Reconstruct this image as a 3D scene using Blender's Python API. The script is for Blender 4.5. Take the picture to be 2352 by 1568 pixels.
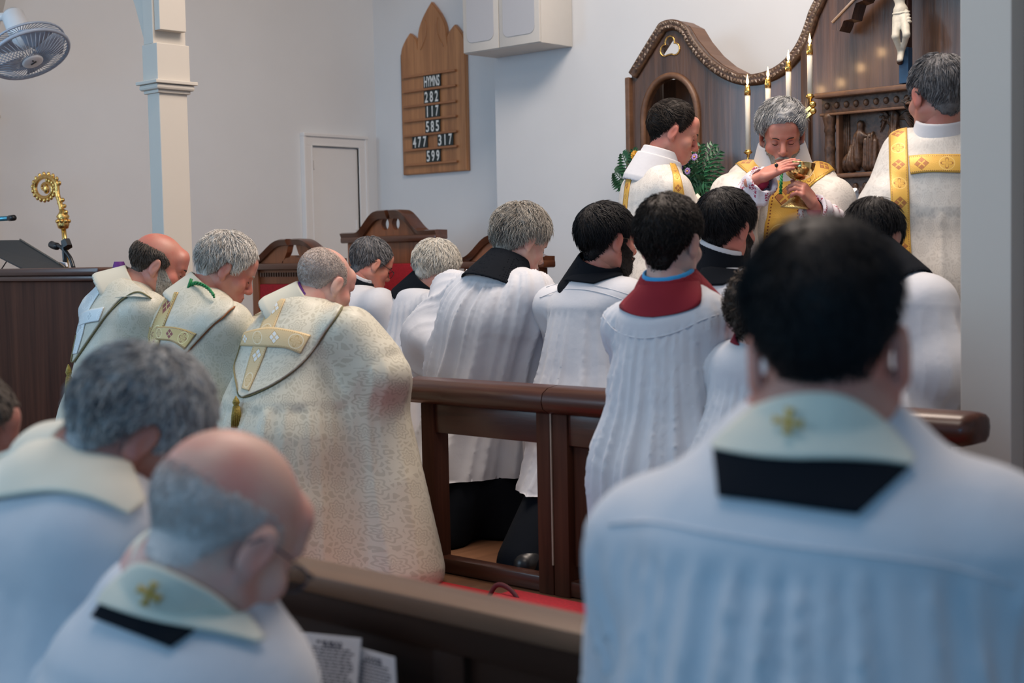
import bpy, bmesh, math, random
import numpy as np
from mathutils import Vector, Matrix
from mathutils.bvhtree import BVHTree
for o in list(bpy.data.objects): bpy.data.objects.remove(o)
SC = bpy.context.scene
COL = SC.collection
rnd = random.Random(5)
# ------------------------------------------------------------------ camera
F = 3267.0
cam_d = bpy.data.cameras.new('camera'); cam = bpy.data.objects.new('camera', cam_d); COL.objects.link(cam)
cam_d.sensor_width = 36.0; cam_d.lens = F/2352*36.0; cam_d.clip_start = 0.05; cam_d.clip_end = 60
CAM = Vector((0, 0, 1.25))
cam.matrix_world = Matrix.Translation(CAM) @ Matrix.Rotation(math.radians(90-3.485), 4, 'X') @ Matrix.Rotation(math.radians(-1.15), 4, 'Z')
cam_d.dof.use_dof = True; cam_d.dof.focus_distance = 5.8; cam_d.dof.aperture_fstop = 3.4
SC.camera = cam
R3 = np.array(cam.matrix_world.to_3x3())
# ------------------------------------------------------------------ light
SC.view_settings.view_transform = 'Standard'; SC.view_settings.look = 'None'
SC.view_settings.exposure = 0.22; SC.view_settings.gamma = 1.0; SC.view_settings.use_curve_mapping = False
W = bpy.data.worlds.new('world'); SC.world = W; W.use_nodes = True
W.node_tree.nodes['Background'].inputs[0].default_value = (0.30, 0.52, 0.80, 1)
W.node_tree.nodes['Background'].inputs[1].default_value = 0.24
def area(name, loc, target, size, power, color, size_y=None):
    l = bpy.data.lights.new(name, 'AREA'); l.energy = power; l.color = color; l.size = size
    if size_y: l.shape = 'RECTANGLE'; l.size_y = size_y
    o = bpy.data.objects.new(name, l); COL.objects.link(o); o.location = loc
    o.rotation_euler = (Vector(target)-Vector(loc)).to_track_quat('-Z', 'Y').to_euler()
    return o
# ------------------------------------------------------------------ frames
TH = math.radians(43.0); CT, ST = math.cos(TH), math.sin(TH)
U = np.array([CT, -ST, 0.0]); V = np.array([ST, CT, 0.0]); Z = np.array([0, 0, 1.0])
def ab(a, b, z=0.0): return a*U + b*V + z*Z
def ray(px, py):
    d = R3 @ np.array([(px-1176)/F, -(py-784)/F, -1.0]); return d/d[1]
def P(px, py, d):
    return np.array(CAM) + ray(px, py)*d
def on_b(px, py, b):
    r = ray(px, py); s = b/float(r @ V); return np.array(CAM) + r*s
def on_a(px, py, a):
    r = ray(px, py); s = a/float(r @ U); return np.array(CAM) + r*s
def on_z(px, py, z):
    r = ray(px, py); s = (z-1.25)/r[2]; return np.array(CAM) + r*s
area('nave_window_light', tuple(ab(-5.5, -3.5, 3.2)), tuple(ab(-3.4, 4.5, 0.8)), 3.5, 115, (0.56, 0.79, 1.0), 2.6)
area('nave_door_light', tuple(ab(2.0, -4.0, 1.6)), tuple(ab(-1.5, 2.5, 0.6)), 3.0, 62, (0.14, 0.56, 1.0), 2.0)
area('chancel_ceiling_light', tuple(ab(-3.2, 4.0, 4.7)), tuple(ab(-3.4, 4.4, 0.0)), 2.2, 150, (1.0, 0.84, 0.72), 1.6)
area('nave_warm_fill', tuple(ab(-1.2, 1.2, 4.6)), tuple(ab(-1.4, 1.3, 0.5)), 1.6, 42, (1.0, 0.86, 0.76), 1.6)  # added fill above the pews, warms the tops of the front figures
area('altar_ceiling_light', tuple(ab(-2.6, 5.3, 4.7)), tuple(ab(-3.8, 5.8, 0.5)), 1.2, 24, (1.0, 0.80, 0.64), 1.2)
area('side_window_light', tuple(ab(-7.70, 0.9, 2.1)), tuple(ab(-4.0, 5.2, 1.2)), 1.3, 42, (0.45, 0.72, 1.0), 1.9)
# ------------------------------------------------------------------ mesh helpers
def link(o): COL.objects.link(o); return o
def raw_mesh(name, verts, faces, mat=None, smooth=True, uv=None, attr=None):
    me = bpy.data.meshes.new(name)
    verts = np.asarray(verts, dtype=np.float32).reshape(-1, 3)
    if isinstance(faces, np.ndarray):
        nf, k = faces.shape
        me.vertices.add(len(verts)); me.vertices.foreach_set('co', verts.ravel())
        me.loops.add(nf*k); me.polygons.add(nf)
        me.loops.foreach_set('vertex_index', faces.astype(np.int32).ravel())
        me.polygons.foreach_set('loop_start', (np.arange(nf)*k).astype(np.int32))
        me.update(calc_edges=True); me.validate()
    else:
        me.from_pydata([tuple(v) for v in verts.tolist()], [], faces)
    if smooth and len(me.polygons): me.polygons.foreach_set('use_smooth', np.ones(len(me.polygons), bool))
    if attr is not None:
        for an, av in attr.items():
            at = me.attributes.new(an, 'FLOAT_VECTOR', 'POINT'); at.data.foreach_set('vector', np.asarray(av, np.float32).ravel())
    if mat: me.materials.append(mat)
    me.update(); return me
def base_of(verts):
    v = np.asarray(verts).reshape(-1, 3); mn, mx = v.min(0), v.max(0)
    return np.array([(mn[0]+mx[0])/2, (mn[1]+mx[1])/2, mn[2]])
def put(name, verts, faces, mat, parent=None, smooth=False, attr=None, origin=None):
    """link world-space geometry as ONE object; child vertices are stored relative to the thing's base"""
    verts = np.asarray(verts, dtype=float).reshape(-1, 3)
    if parent is not None: org = np.array(root_of(parent)['org'])
    else: org = base_of(verts) if origin is None else np.array(origin)
    me = raw_mesh(name, verts-org, faces, mat, smooth, attr=attr)
    o = link(bpy.data.objects.new(name, me))
    if parent is not None: o.parent = parent
    else: o.location = org; o['org'] = list(map(float, org))
    return o
def root_of(o):
    while o.parent: o = o.parent
    return o
def tag(o, label, cat, group=None):
    o['label'] = label; o['category'] = cat
    if group: o['group'] = group
    return o
def thing(name, label, cat, loc, group=None):
    o = link(bpy.data.objects.new(name, None)); o.location = loc; o['org'] = list(map(float, loc)); o.empty_display_size = .1
    return tag(o, label, cat, group)
def struct(o): o['kind'] = 'structure'; return o
class G:
    """geometry collector"""
    def __init__(s): s.v = []; s.f = []
    def add(s, v, f):
        n = len(s.v); s.v += [tuple(map(float, p)) for p in v]; s.f += [tuple(i+n for i in q) for q in f]; return s
    def box(s, a0, a1, b0, b1, z0, z1, bev=0.0):
        """box in the church's own axes (a along the rail, b towards the altar)"""
        bm = bmesh.new(); bmesh.ops.create_cube(bm, size=1.0)
        for v in bm.verts:
            c = v.co; v.co = Vector(((a0+a1)/2+c.x*(a1-a0), (b0+b1)/2+c.y*(b1-b0), (z0+z1)/2+c.z*(z1-z0)))
        if bev > 0: bmesh.ops.bevel(bm, geom=bm.edges[:], offset=bev, segments=2, affect='EDGES', profile=.5)
        vv = [ab(v.co.x, v.co.y, v.co.z) for v in bm.verts]; bm.verts.index_update()
        # the frame (U,V,Z) is right-handed: keep windings
        ff = [tuple(v.index for v in f.verts) for f in bm.faces]; bm.free(); return s.add(vv, ff)
    def prism(s, pts, off):
        """closed polygon (world points) extruded along vector off"""
        n = len(pts); p0 = [np.array(p) for p in pts]; p1 = [p+np.array(off) for p in p0]
        f = [tuple(range(n)), tuple(range(2*n-1, n-1, -1))] + [(i, i+n, (i+1) % n+n, (i+1) % n) for i in range(n)]
        return s.add(p0+p1, f)
    def tube(s, pts, rad, n=8, closed=False, flat=1.0):
        pts = [np.array(p, float) for p in pts]; m = len(pts)
        if not hasattr(rad, '__len__'): rad = [rad]*m
        vs = []; prev = None
        for i in range(m):
            if closed: t = pts[(i+1) % m]-pts[i-1]
            else: t = pts[min(i+1, m-1)]-pts[max(i-1, 0)]
            t = t/(np.linalg.norm(t)+1e-9)
            if prev is None:
                up = Z if abs(t[2]) < .9 else np.array([1., 0, 0]); x = np.cross(t, up)
            else: x = prev-t*(prev@t)
            x /= np.linalg.norm(x)+1e-9; prev = x; y = np.cross(t, x)
            for k in range(n):
                a = 2*math.pi*k/n; vs.append(pts[i]+rad[i]*(math.cos(a)*x+math.sin(a)*y*flat))
        f = []
        for i in range(m if closed else m-1):
            j = (i+1) % m
            for k in range(n): f.append((i*n+k, i*n+(k+1) % n, j*n+(k+1) % n, j*n+k))
        if not closed: f += [tuple(range(n-1, -1, -1)), tuple((m-1)*n+k for k in range(n))]
        return s.add(vs, f)
    def lathe(s, c, prof, n=24, axis=None):
        """profile [(r,h)...] around axis from c"""
        ax = Z if axis is None else np.array(axis)/np.linalg.norm(axis)
        x = np.cross(ax, [1., 0, 0] if abs(ax[0]) < .9 else [0, 1., 0]); x /= np.linalg.norm(x); y = np.cross(ax, x)
        c = np.array(c, float); vs = [c+h*ax+r*(math.cos(2*math.pi*k/n)*x+math.sin(2*math.pi*k/n)*y) for r, h in prof for k in range(n)]
        f = [(i*n+k, i*n+(k+1) % n, (i+1)*n+(k+1) % n, (i+1)*n+k) for i in range(len(prof)-1) for k in range(n)]
        f += [tuple(range(n-1, -1, -1)), tuple((len(prof)-1)*n+k for k in range(n))]
        return s.add(vs, f)
    def ball(s, c, r, n=10, sc=(1, 1, 1)):
        prof = [(math.sin(math.pi*i/n)*r+1e-5, -math.cos(math.pi*i/n)*r) for i in range(n+1)]
        g = G().lathe((0, 0, 0), prof, n=n+2)
        return s.add([np.array(c)+np.array(v)*np.array(sc) for v in g.v], g.f)
    def put(s, name, mat, parent=None, smooth=False, **k): return put(name, s.v, s.f, mat, parent, smooth, **k)
def sharp(o, deg=35):
    me = o.data
    for p in me.polygons: p.use_smooth = True
    me.update()
    try: me.set_sharp_from_angle(angle=math.radians(deg))
    except Exception: pass
    return o
def copy_tree(o, dloc=None, parent=None):
    c = o.copy(); COL.objects.link(c)
    if parent: c.parent = parent
    if dloc is not None: c.location = Vector(o.location)+Vector(dloc); c['org'] = list(c.location)
    for ch in list(o.children): copy_tree(ch, None, c)
    return c
# ------------------------------------------------------------------ materials
def nt(name, rough=.6, metal=0.0, spec=None):
    m = bpy.data.materials.new(name); m.use_nodes = True; t = m.node_tree; b = t.nodes['Principled BSDF']
    b.inputs['Roughness'].default_value = rough; b.inputs['Metallic'].default_value = metal
    if spec is not None: b.inputs['Specular IOR Level'].default_value = spec
    return m, t, b
def N(t, kind, **kw):
    n = t.nodes.new(kind)
    for k, v in kw.items():
        if k.startswith('i_'):
            key = k[2:]; key = int(key) if key.isdigit() else key.replace('_', ' ')
            n.inputs[key].default_value = v
        else: setattr(n, k, v)
    return n
def ramp(t, fac, stops):
    r = t.nodes.new('ShaderNodeValToRGB'); e = r.color_ramp.elements
    while len(e) < len(stops): e.new(0.5)
    for i, (p, c) in enumerate(stops): e[i].position = p; e[i].color = tuple(c)+((1,) if len(c) == 3 else ())
    t.links.new(fac, r.inputs[0]); return r.outputs[0]
def bump(t, b, h, strength=.3, dist=.01):
    n = N(t, 'ShaderNodeBump'); n.inputs['Strength'].default_value = strength; n.inputs['Distance'].default_value = dist
    t.links.new(h, n.inputs['Height']); t.links.new(n.outputs[0], b.inputs['Normal']); return n
MC = {}
def flat(name, col, rough=.6, metal=0.0, noise=0.08, scale=30, bmp=0.0, spec=None):
    if name in MC: return MC[name]
    m, t, b = nt(name, rough, metal, spec)
    tc = N(t, 'ShaderNodeTexCoord'); n = N(t, 'ShaderNodeTexNoise'); n.inputs['Scale'].default_value = scale; n.inputs['Detail'].default_value = 4
    t.links.new(tc.outputs['Object'], n.inputs[0])
    c = np.array(col); r = ramp(t, n.outputs[0], [(.3, tuple(c*(1-noise))), (.7, tuple(np.minimum(c*(1+noise), 1)))])
    t.links.new(r, b.inputs[0])
    if bmp: bump(t, b, n.outputs[0], bmp, .004)
    MC[name] = m; return m
def wood(name, c1, c2, rough=.35, grain='z', scale=1.0, coat=.0, strength=.25, contrast=(.35, .65), spec=None):
    if name in MC: return MC[name]
    m, t, b = nt(name, rough, 0, spec)
    tc = N(t, 'ShaderNodeTexCoord'); rot = N(t, 'ShaderNodeMapping'); rot.inputs['Rotation'].default_value = (0, 0, 0)
    t.links.new(tc.outputs['Object'], rot.inputs[0])
    mp = N(t, 'ShaderNodeMapping'); s = {'z': (30, 30, 1.6), 'u': (1.6, 30, 30), 'v': (30, 1.6, 30)}[grain]
    mp.inputs['Scale'].default_value = tuple(x*scale for x in s); t.links.new(rot.outputs[0], mp.inputs[0])
    n = N(t, 'ShaderNodeTexNoise'); n.inputs['Scale'].default_value = 1; n.inputs['Detail'].default_value = 7; n.inputs['Roughness'].default_value = .65; n.inputs['Distortion'].default_value = .6
    t.links.new(mp.outputs[0], n.inputs[0])
    w = N(t, 'ShaderNodeTexNoise'); w.inputs['Scale'].default_value = .18; w.inputs['Detail'].default_value = 2; w.inputs['Distortion'].default_value = 1.5; t.links.new(mp.outputs[0], w.inputs[0])
    mx = N(t, 'ShaderNodeMath', operation='MULTIPLY_ADD'); t.links.new(w.outputs[0], mx.inputs[0]); mx.inputs[1].default_value = .5; 
    m2 = N(t, 'ShaderNodeMath', operation='MULTIPLY'); t.links.new(n.outputs[0], m2.inputs[0]); m2.inputs[1].default_value = .6; t.links.new(m2.outputs[0], mx.inputs[2])
    t.links.new(ramp(t, mx.outputs[0], [(contrast[0], c2), (contrast[1]+.05, c1)]), b.inputs[0])
    bump(t, b, n.outputs[0], strength, .003)
    if coat: b.inputs['Coat Weight'].default_value = coat; b.inputs['Coat Roughness'].default_value = .15
    MC[name] = m; return m
DARK = wood('dark_stained_wood', (.085, .028, .015), (.026, .009, .006), .34, 'u', coat=.22, spec=.4)
DARKV = wood('dark_stained_wood_upright', (.085, .031, .017), (.028, .010, .006), .6, 'z', coat=.0, spec=.12)
PEW = wood('pew_wood', (.030, .012, .007), (.014, .006, .004), .5, 'u', spec=.25)
PEWTOP = wood('pew_top_wood', (.17, .095, .058), (.10, .055, .032), .42, 'u')
OAKD = wood('fumed_oak', (.105, .052, .030), (.028, .014, .009), .36, 'z', scale=1.1, coat=.5, strength=.9, contrast=(.40, .60))
OAKU = wood('fumed_oak_edge', (.17, .088, .050), (.085, .042, .024), .45, 'v')
CARVE = flat('carved_oak', (.075, .040, .024), .42, noise=.5, scale=60, bmp=.5)
HYMN = wood('hymn_board_oak', (.52, .24, .10), (.24, .095, .038), .4, 'z', scale=1.2, coat=.2)
HYMNU = wood('hymn_rail_oak', (.46, .20, .085), (.24, .095, .04), .4, 'u')
CHAIRW = wood('chair_mahogany', (.30, .10, .036), (.12, .038, .015), .4, 'z', coat=.15)
CHAIRD = wood('chair_moulding', (.12, .042, .020), (.05, .018, .009), .3, 'u', coat=.5)
REDV = flat('red_velvet', (.36, .006, .016), .85, noise=.2, scale=90)
WALL = flat('painted_plaster', (.71, .73, .75), .75, noise=.015, scale=3, bmp=.03)
TRIMW = flat('painted_trim', (.78, .775, .77), .5, noise=.01, scale=4)
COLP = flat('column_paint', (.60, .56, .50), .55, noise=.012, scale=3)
CEIL = flat('ceiling_paint', (.55, .54, .53), .8, noise=.01)
CARPET = flat('red_carpet', (.40, .008, .014), .95, noise=.25, scale=300, bmp=.6)
BLACK = flat('black_plastic', (.012, .012, .014), .35, noise=.1)
BRASS = flat('brass', (.80, .52, .16), .22, 1.0, noise=.15, scale=40)
GOLDM = flat('gold_casting', (.92, .52, .17), .25, 1.0, noise=.3, scale=120, bmp=.8)
WAX = flat('candle_wax', (.80, .76, .66), .45, noise=.02)
PAPER = flat('paper', (.70, .72, .78), .7, noise=.01)
INK = flat('printing_ink', (.05, .06, .10), .7)
GRILLE = flat('speaker_cloth', (.50, .52, .56), .9, noise=.06, scale=400)
SPKR = flat('speaker_paint', (.66, .64, .60), .55, noise=.01)
FANP = flat('fan_plastic', (.42, .48, .58), .3, noise=.03)
FANW = flat('fan_motor_plastic', (.75, .76, .78), .25, noise=.02)
LEAF = flat('fern_leaf', (.018, .085, .035), .45, noise=.4, scale=40)
CARDB = flat('number_card_black', (.010, .022, .024), .5)
CARDW = flat('number_white', (.82, .84, .82), .6)
# ------------------------------------------------------------------ signed-distance modelling
def f32(x): return np.asarray(x, np.float32)
def nrm(v): v = np.asarray(v, float); return v/(np.linalg.norm(v)+1e-12)
class S:
    """list of primitives, smoothly joined in order"""
    def __init__(s): s.p = []; s.lo = np.full(3, 1e9); s.hi = np.full(3, -1e9)
    def _b(s, c, r): c = np.asarray(c, float); s.lo = np.minimum(s.lo, c-r); s.hi = np.maximum(s.hi, c+r)
    def ell(s, c, r, k=.02, R=None, sub=False):
        c = f32(c); r = f32(np.ones(3)*r); RT = None if R is None else f32(R)
        if not sub: s._b(c, float(max(r)) if R is not None else np.asarray(r, float))
        def fn(p):
            q = p-c
            if RT is not None: q = q @ RT
            k0 = np.sqrt(((q/r)**2).sum(1)); k1 = np.sqrt(((q/(r*r))**2).sum(1))+1e-9
            return k0*(k0-1)/k1
        s.p.append((fn, k, sub)); return s
    def cone(s, a, b, ra, rb, k=.02, sub=False, sq=None):
        a = f32(a); b = f32(b)
        if not sub: s._b(a, ra); s._b(b, rb)
        def fn(p):
            ba = b-a; l2 = float(ba@ba)+1e-12; q = p-a; t = np.clip((q@ba)/l2, 0, 1); d = q-t[:, None]*ba
            if sq is not None:      # flatten along a direction
                n_, f_ = sq; dn = d@f32(n_); d = d+np.outer(dn*(f_-1), f32(n_))
            return np.sqrt((d*d).sum(1))-(ra+(rb-ra)*t)
        s.p.append((fn, k, sub)); return s
    def fn(s, f, k=.02, sub=False): s.p.append((f, k, sub)); return s
    def half(s, c, n, k=.01):
        """cut away everything on the far side (towards n) of the plane"""
        c = f32(c); n = f32(nrm(n)); s.p.append((lambda p: -((p-c)@n), k, True)); return s
    def __call__(s, p):
        d = None
        for fn, k, sub in s.p:
            e = fn(p)
            if d is None: d = e; continue
            if sub:
                e = -e; h = np.clip(.5-.5*(e-d)/k*-1, 0, 1) if False else np.maximum(k-np.abs(d-e), 0)/k
                d = np.maximum(d, e)+h*h*k*.25
            else:
                h = np.maximum(k-np.abs(d-e), 0)/k; d = np.minimum(d, e)-h*h*k*.25
        return d
def evalc(f, p, ch=400000):
    return np.concatenate([f(p[i:i+ch]) for i in range(0, len(p), ch)]) if len(p) > ch else f(p)
def nets(f, lo, hi, h, newton=1, band=1.6):
    """surface nets over a sparse grid; returns verts, quads"""
    s = 4; lo = np.asarray(lo, float)-h*2; n = np.ceil((np.asarray(hi, float)+h*2-lo)/h/s).astype(int)
    nb = n; bc = np.stack(np.meshgrid(*[np.arange(m) for m in nb], indexing='ij'), -1).reshape(-1, 3)
    cen = f32(lo+(bc+.5)*s*h); d = evalc(f, cen)
    act = np.abs(d) < s*h*.87*band
    N3 = nb*s+1; fld = np.empty(N3, np.float32)
    # fill with block sign
    blk = np.where(d < 0, -1., 1.).astype(np.float32).reshape(nb)
    fld[:-1, :-1, :-1] = np.repeat(np.repeat(np.repeat(blk, s, 0), s, 1), s, 2); fld[-1] = 1; fld[:, -1] = 1; fld[:, :, -1] = 1
    ab_ = bc[act]; off = np.stack(np.meshgrid(*[np.arange(s+1)]*3, indexing='ij'), -1).reshape(-1, 3)
    idx = (ab_[:, None]*s+off[None]).reshape(-1, 3)
    lin = np.unique(np.ravel_multi_index(idx.T, N3)); ii = np.stack(np.unravel_index(lin, N3), -1)
    val = evalc(f, f32(lo+ii*h)); fld.ravel()[lin] = val
    neg = fld < 0
    c = neg[:-1, :-1, :-1].astype(np.int8)
    cnt = np.zeros(tuple(N3-1), np.int8)
    for dx in (0, 1):
        for dy in (0, 1):
            for dz in (0, 1): cnt += neg[dx:N3[0]-1+dx, dy:N3[1]-1+dy, dz:N3[2]-1+dz]
    cells = np.argwhere((cnt > 0) & (cnt < 8)); vid = np.full(tuple(N3-1), -1, np.int32); vid[tuple(cells.T)] = np.arange(len(cells))
    acc = np.zeros((len(cells), 3)); num = np.zeros(len(cells))
    cor = [(x, y, z) for x in (0, 1) for y in (0, 1) for z in (0, 1)]
    for A_ in cor:
        for ax in range(3):
            if A_[ax]: continue
            B_ = list(A_); B_[ax] = 1
            va = fld[tuple((cells+A_).T)]; vb = fld[tuple((cells+B_).T)]; m = (va < 0) != (vb < 0)
            t = np.where(m, va/np.where(m, va-vb, 1), 0); p = np.array(A_, float)+np.zeros((len(cells), 3)); p[:, ax] += t
            acc += p*m[:, None]; num += m
    v = lo+(cells+acc/num[:, None])*h
    quads = []
    for ax in range(3):
        sl = [slice(None)]*3; s1 = list(sl); s0 = list(sl); s1[ax] = slice(1, None); s0[ax] = slice(0, -1)
        e = np.argwhere(neg[tuple(s0)] != neg[tuple(s1)]); b_, c_ = [q for q in range(3) if q != ax]
        e = e[(e[:, b_] > 0) & (e[:, c_] > 0) & (e[:, b_] < N3[b_]-1) & (e[:, c_] < N3[c_]-1)]
        flip = neg[tuple(e.T)]
        q = []
        for ob, oc in ((-1, -1), (0, -1), (0, 0), (-1, 0)):
            k = e.copy(); k[:, b_] += ob; k[:, c_] += oc; q.append(vid[tuple(k.T)])
        q = np.stack(q, 1)
        if ax == 1: flip = ~flip
        q[~flip] = q[~flip][:, ::-1]; quads.append(q)
    q = np.concatenate(quads); q = q[(q >= 0).all(1)]
    v = f32(v)
    for _ in range(newton):
        d = evalc(f, v); g = grad(f, v, h*.5); v = v-np.clip(d, -h, h)[:, None]*g
    return v, q
def grad(f, v, e=.003):
    v = f32(v); g = np.stack([evalc(f, v+f32(d)*e)-evalc(f, v-f32(d)*e) for d in np.eye(3)], 1); return g/(np.linalg.norm(g, axis=1, keepdims=True)+1e-9)
class Noise:
    """cheap smooth noise: a sum of random sinusoids"""
    def __init__(s, seed, n=14): r = np.random.RandomState(seed); s.w = r.normal(size=(n, 3)); s.w /= np.linalg.norm(s.w, axis=1, keepdims=True); s.w *= r.uniform(.6, 1.5, (n, 1)); s.ph = r.uniform(0, 6.28, n); s.n = n
    def __call__(s, p, freq): return np.sin((np.asarray(p)*freq*6.283) @ s.w.T+s.ph).sum(1)/math.sqrt(s.n/2)*.5
def sdf_put(name, f, lo, hi, h, mat, parent=None, disp=None, newton=1, attr=None, hemz=None):
    v, q = nets(f, lo, hi, h, newton); v0 = v
    if disp is not None: v = v+grad(f, v, h*.5)*disp(v)[:, None]
    if hemz is not None:
        k = v0[:, 2] > hemz; v[:, 2] = np.where(v0[:, 2] < hemz+h*1.2, hemz, v[:, 2]); q = q[k[q].all(1)]
        used = np.unique(q); mp = np.full(len(v), -1); mp[used] = np.arange(len(used)); q = mp[q]; v = v[used]
    at = attr(v) if attr else None
    return put(name, v, q.astype(np.int32), mat, parent, True, attr=at)
# ------------------------------------------------------------------ cloth, skin and hair materials
def cloth(name, col, rough=.85, weave=0.06, tint=None):
    if name in MC: return MC[name]
    m, t, b = nt(name, rough); b.inputs['Sheen Weight'].default_value = .15 if max(col) > .3 else 0
    if max(col) < .1: b.inputs['Specular IOR Level'].default_value = .12
    tc = N(t, 'ShaderNodeTexCoord'); n = N(t, 'ShaderNodeTexNoise'); n.inputs['Scale'].default_value = 5; n.inputs['Detail'].default_value = 5
    t.links.new(tc.outputs['Object'], n.inputs[0]); c = np.array(col)
    t.links.new(ramp(t, n.outputs[0], [(.35, tuple(c*(1-.05))), (.65, tuple(np.minimum(c*1.04, 1)))]), b.inputs[0])
    n2 = N(t, 'ShaderNodeTexNoise'); n2.inputs['Scale'].default_value = 22; n2.inputs['Detail'].default_value = 3; t.links.new(tc.outputs['Object'], n2.inputs[0])
    bump(t, b, n2.outputs[0], weave*3, .01); b.inputs['Subsurface Weight'].default_value = 0
    MC[name] = m; return m
SURP = cloth('surplice_cotton', (.58, .59, .63))
SURP2 = cloth('alb_cotton', (.64, .64, .67))
BLK = cloth('cassock_black', (.006, .008, .012), .9)
REDC = cloth('cassock_red', (.20, .004, .014), .9)
MAG = cloth('lining_magenta', (.30, .01, .05), .8)
PURP = cloth('purple_cloth', (.09, .01, .16), .7)
BLUEC = cloth('blue_cloth', (.02, .30, .62), .7)
STOLE = cloth('stole_cream', (.72, .67, .55), .7)
def math_(t, op, a, b=None, c=None):
    n = t.nodes.new('ShaderNodeMath'); n.operation = op
    for i, x in enumerate((a, b, c)):
        if x is None: continue
        if isinstance(x, (int, float)): n.inputs[i].default_value = x
        else: t.links.new(x, n.inputs[i])
    return n.outputs[0]
def damask(name, base, fig, scale=9.0, bmp=.12, rough=(.55, .35)):
    """woven roses: Voronoi cells give each rosette its own centre, petals are drawn in polar coordinates round it"""
    if name in MC: return MC[name]
    m, t, b = nt(name, .6)
    at = N(t, 'ShaderNodeAttribute', attribute_name='cloth'); 
    vo = N(t, 'ShaderNodeTexVoronoi', voronoi_dimensions='2D'); vo.inputs['Scale'].default_value = scale; vo.inputs['Randomness'].default_value = .35; t.links.new(at.outputs['Vector'], vo.inputs['Vector'])
    sc = N(t, 'ShaderNodeVectorMath', operation='SCALE'); sc.inputs['Scale'].default_value = scale; t.links.new(at.outputs['Vector'], sc.inputs[0])
    ps = N(t, 'ShaderNodeVectorMath', operation='SCALE'); ps.inputs['Scale'].default_value = scale; t.links.new(vo.outputs['Position'], ps.inputs[0])
    df = N(t, 'ShaderNodeVectorMath', operation='SUBTRACT'); t.links.new(sc.outputs[0], df.inputs[0]); t.links.new(ps.outputs[0], df.inputs[1])
    sx = N(t, 'ShaderNodeSeparateXYZ'); t.links.new(df.outputs[0], sx.inputs[0])
    x, y = sx.outputs[0], sx.outputs[1]
    r = math_(t, 'SQRT', math_(t, 'ADD', math_(t, 'MULTIPLY', x, x), math_(t, 'MULTIPLY', y, y)))
    an = math_(t, 'ARCTAN2', y, x)
    pet = math_(t, 'MULTIPLY_ADD', math_(t, 'SINE', math_(t, 'MULTIPLY', an, 7.0)), .045, r)
    rg = math_(t, 'SINE', math_(t, 'MULTIPLY', pet, 46.0))
    ringm = math_(t, 'MULTIPLY', math_(t, 'GREATER_THAN', rg, .1), math_(t, 'LESS_THAN', pet, .40))
    n = N(t, 'ShaderNodeTexVoronoi', voronoi_dimensions='2D', feature='DISTANCE_TO_EDGE'); n.inputs['Scale'].default_value = scale*3.6; t.links.new(at.outputs['Vector'], n.inputs['Vector'])
    leaf_ = math_(t, 'MULTIPLY', math_(t, 'GREATER_THAN', n.outputs['Distance'], .12), math_(t, 'GREATER_THAN', pet, .44))
    nz = N(t, 'ShaderNodeTexNoise'); nz.inputs['Scale'].default_value = scale*3; t.links.new(at.outputs['Vector'], nz.inputs['Vector'])
    leaf_ = math_(t, 'MULTIPLY', leaf_, math_(t, 'GREATER_THAN', nz.outputs[0], .47))
    fac = math_(t, 'MAXIMUM', ringm, leaf_)
    mx = N(t, 'ShaderNodeMix', data_type='RGBA'); t.links.new(fac, mx.inputs[0]); mx.inputs[6].default_value = (*base, 1); mx.inputs[7].default_value = (*fig, 1)
    t.links.new(mx.outputs[2], b.inputs[0])
    t.links.new(math_(t, 'MULTIPLY_ADD', fac, rough[1]-rough[0], rough[0]), b.inputs['Roughness'])
    b.inputs['Sheen Weight'].default_value = .1
    n3 = N(t, 'ShaderNodeTexNoise'); n3.inputs['Scale'].default_value = 14; n3.inputs['Detail'].default_value = 3; t.links.new(at.outputs['Vector'], n3.inputs['Vector'])
    bump(t, b, math_(t, 'MULTIPLY_ADD', n3.outputs[0], 2.0, fac), bmp*2, .003)
    MC[name] = m; return m
COPE = damask('cope_damask', (.62, .59, .48), (.51, .48, .38), 12)
COPE2 = damask('cope_damask_fine', (.60, .575, .475), (.52, .50, .40), 14)
CHAS = damask('chasuble_damask', (.64, .61, .565), (.57, .54, .50), 13, .25)
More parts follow.
